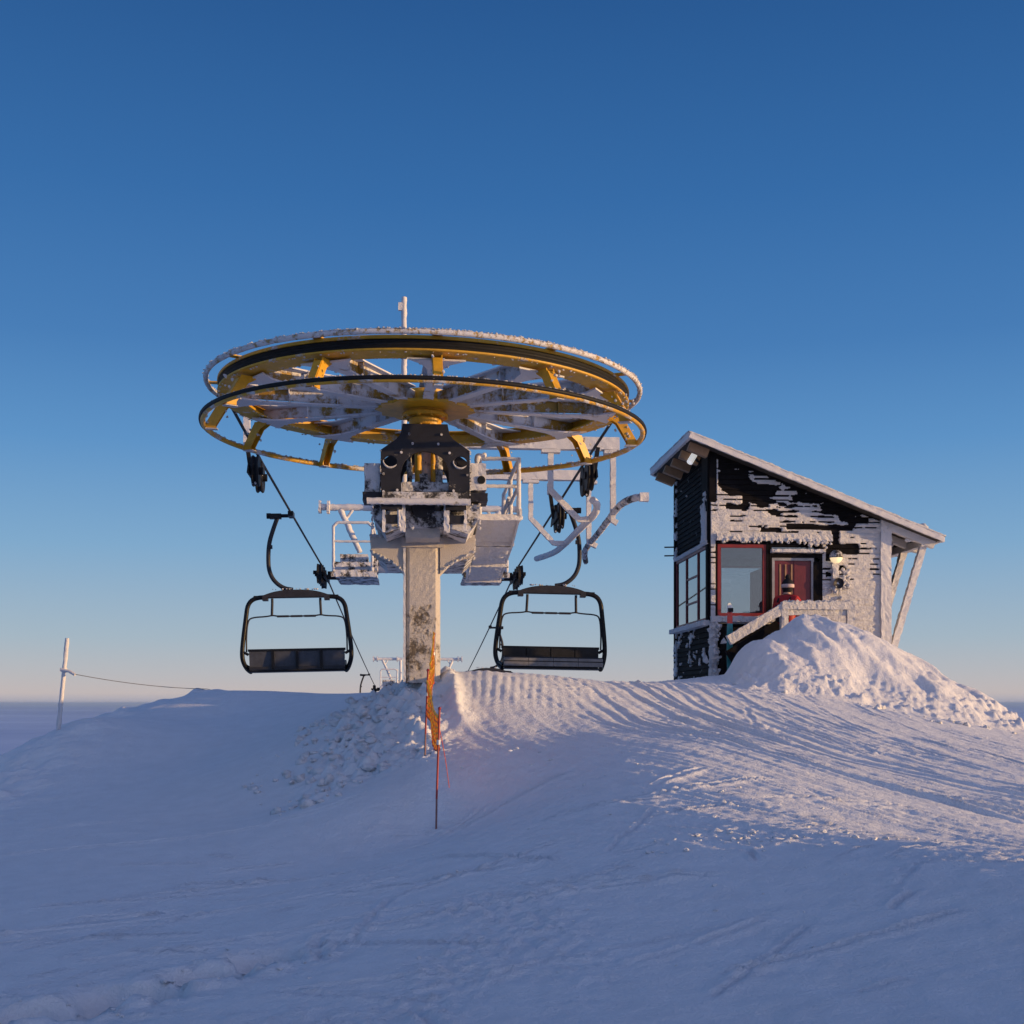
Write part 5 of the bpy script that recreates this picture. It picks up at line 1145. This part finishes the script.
b.tube([A.lerp(H_, k / 16) - Vector((0, 0, 0.05 * 4 * (k / 16) * (1 - k / 16))) for k in range(17)] + [H_.lerp(B, k / 40) - Vector((0, 0, 0.9 * 4 * (k / 40) * (1 - k / 40))) for k in range(1, 41)], 0.0055, 0, 6); tag(b.build('wire', M['wire']), 'thin wire from the left post over the snow hump towards the distant tower', 'wire')
# ------------------------------------------------------------------ the air
hm = bpy.data.materials.new('haze_air'); hm.use_nodes = True; hn = hm.node_tree; hn.nodes.clear()
ho = N(hn, 'ShaderNodeOutputMaterial'); hv = N(hn, 'ShaderNodeVolumePrincipled'); hv.inputs['Color'].default_value = (0.42, 0.62, 1.0, 1); hv.inputs['Density'].default_value = HAZE; hv.inputs['Anisotropy'].default_value = 0.0
hn.links.new(hv.outputs[0], ho.inputs['Volume'])
b = MB(); b.box((0, 0, -28.0), (88000, 88000, 72.0)); tag(b.build('haze', hm), 'pale blue haze over the lowland', 'haze', kind='stuff')
# ------------------------------------------------------------------ world, sun, camera
w = bpy.data.worlds.new('World'); scene.world = w; w.use_nodes = True; nt = w.node_tree; bg = nt.nodes['Background']
sky = N(nt, 'ShaderNodeTexSky', sky_type='NISHITA', sun_disc=False); sky.sun_elevation = SUN_EL
sky.sun_rotation = math.atan2(SUN_DIR.x, SUN_DIR.y); sky.air_density = 1.0; sky.dust_density = 0.4; sky.ozone_density = 2.0; sky.altitude = 800
geo = N(nt, 'ShaderNodeTexCoord'); sx = N(nt, 'ShaderNodeSeparateXYZ'); nt.links.new(geo.outputs['Generated'], sx.inputs[0])
mr = N(nt, 'ShaderNodeMapRange'); mr.inputs['From Min'].default_value = -0.1; mr.inputs['From Max'].default_value = 1.0
nt.links.new(sx.outputs['Z'], mr.inputs['Value']); cr = nt.nodes.new('ShaderNodeValToRGB'); nt.links.new(mr.outputs[0], cr.inputs[0])
def s2l(c): return tuple(((x / 255) / 12.92 if x / 255 <= 0.04045 else ((x / 255 + 0.055) / 1.055) ** 2.4) for x in c) + (1,)
SKY = [(-0.1, (120, 130, 150)), (-0.004, (140, 148, 178)), (0.0015, (168, 168, 184)), (0.007, (192, 183, 186)), (0.022, (180, 182, 191)), (0.049, (160, 179, 197)), (0.118, (123, 165, 203)), (0.193, (89, 143, 197)), (0.265, (66, 121, 181)), (0.364, (48, 104, 166)), (0.48, (34, 85, 145)), (0.56, (52, 92, 152)), (0.7, (78, 108, 160)), (1.0, (98, 116, 166))]  # sky above the frame is brightened towards the zenith to add fill light
el = cr.color_ramp.elements
while len(el) < len(SKY): el.new(0.5)
for e_, (z_, c_) in zip(el, SKY): e_.position = (z_ + 0.1) / 1.1; e_.color = s2l(c_)
sc_ = N(nt, 'ShaderNodeVectorMath', operation='SCALE'); sc_.inputs['Scale'].default_value = 0.94 / 0.15; nt.links.new(cr.outputs[0], sc_.inputs[0])
sn_ = N(nt, 'ShaderNodeVectorMath', operation='SCALE'); sn_.inputs['Scale'].default_value = 0.14; nt.links.new(sky.outputs[0], sn_.inputs[0])
ad_ = N(nt, 'ShaderNodeVectorMath', operation='ADD'); nt.links.new(sc_.outputs[0], ad_.inputs[0]); nt.links.new(sn_.outputs[0], ad_.inputs[1])
# broad warm glow beside the low sun, added out of view as fill light
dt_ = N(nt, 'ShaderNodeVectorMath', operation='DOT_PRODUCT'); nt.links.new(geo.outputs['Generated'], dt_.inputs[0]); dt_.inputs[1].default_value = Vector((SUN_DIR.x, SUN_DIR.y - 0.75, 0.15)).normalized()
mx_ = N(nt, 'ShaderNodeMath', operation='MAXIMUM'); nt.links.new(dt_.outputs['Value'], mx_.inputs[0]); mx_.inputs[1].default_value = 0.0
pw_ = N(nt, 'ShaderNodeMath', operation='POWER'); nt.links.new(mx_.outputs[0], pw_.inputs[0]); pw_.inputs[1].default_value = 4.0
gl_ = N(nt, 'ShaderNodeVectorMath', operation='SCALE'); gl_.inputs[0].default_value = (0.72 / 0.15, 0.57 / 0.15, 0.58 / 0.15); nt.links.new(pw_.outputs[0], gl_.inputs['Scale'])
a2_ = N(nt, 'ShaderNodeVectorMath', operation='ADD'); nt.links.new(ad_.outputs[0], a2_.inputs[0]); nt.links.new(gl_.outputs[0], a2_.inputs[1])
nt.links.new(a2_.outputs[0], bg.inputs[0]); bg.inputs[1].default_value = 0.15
sl_ = bpy.data.lights.new('sun', 'SUN'); sl_.energy = 5.0; sl_.angle = R(0.6); sl_.color = (1.0, 0.63, 0.27)
so = bpy.data.objects.new('sun', sl_); COL.objects.link(so); so.rotation_euler = SUN_DIR.to_track_quat('Z', 'Y').to_euler(); so.location = (20, -5, 10)
cd = bpy.data.cameras.new('camera'); cam = bpy.data.objects.new('camera', cd); COL.objects.link(cam); cam.location = (0, 0, 0); cam.rotation_euler = (R(90), 0, 0)
cd.sensor_width = 36; cd.lens = F / 1024 * 36; cd.shift_y = (703 - 512) / 1024; cd.clip_end = 100000; cd.clip_start = 0.1; scene.camera = cam
scene.view_settings.view_transform = 'Standard'; scene.view_settings.look = 'None'; scene.view_settings.exposure = 0.0; scene.view_settings.gamma = 1.0
scene.cycles.max_bounces = 8; scene.cycles.use_denoising = True
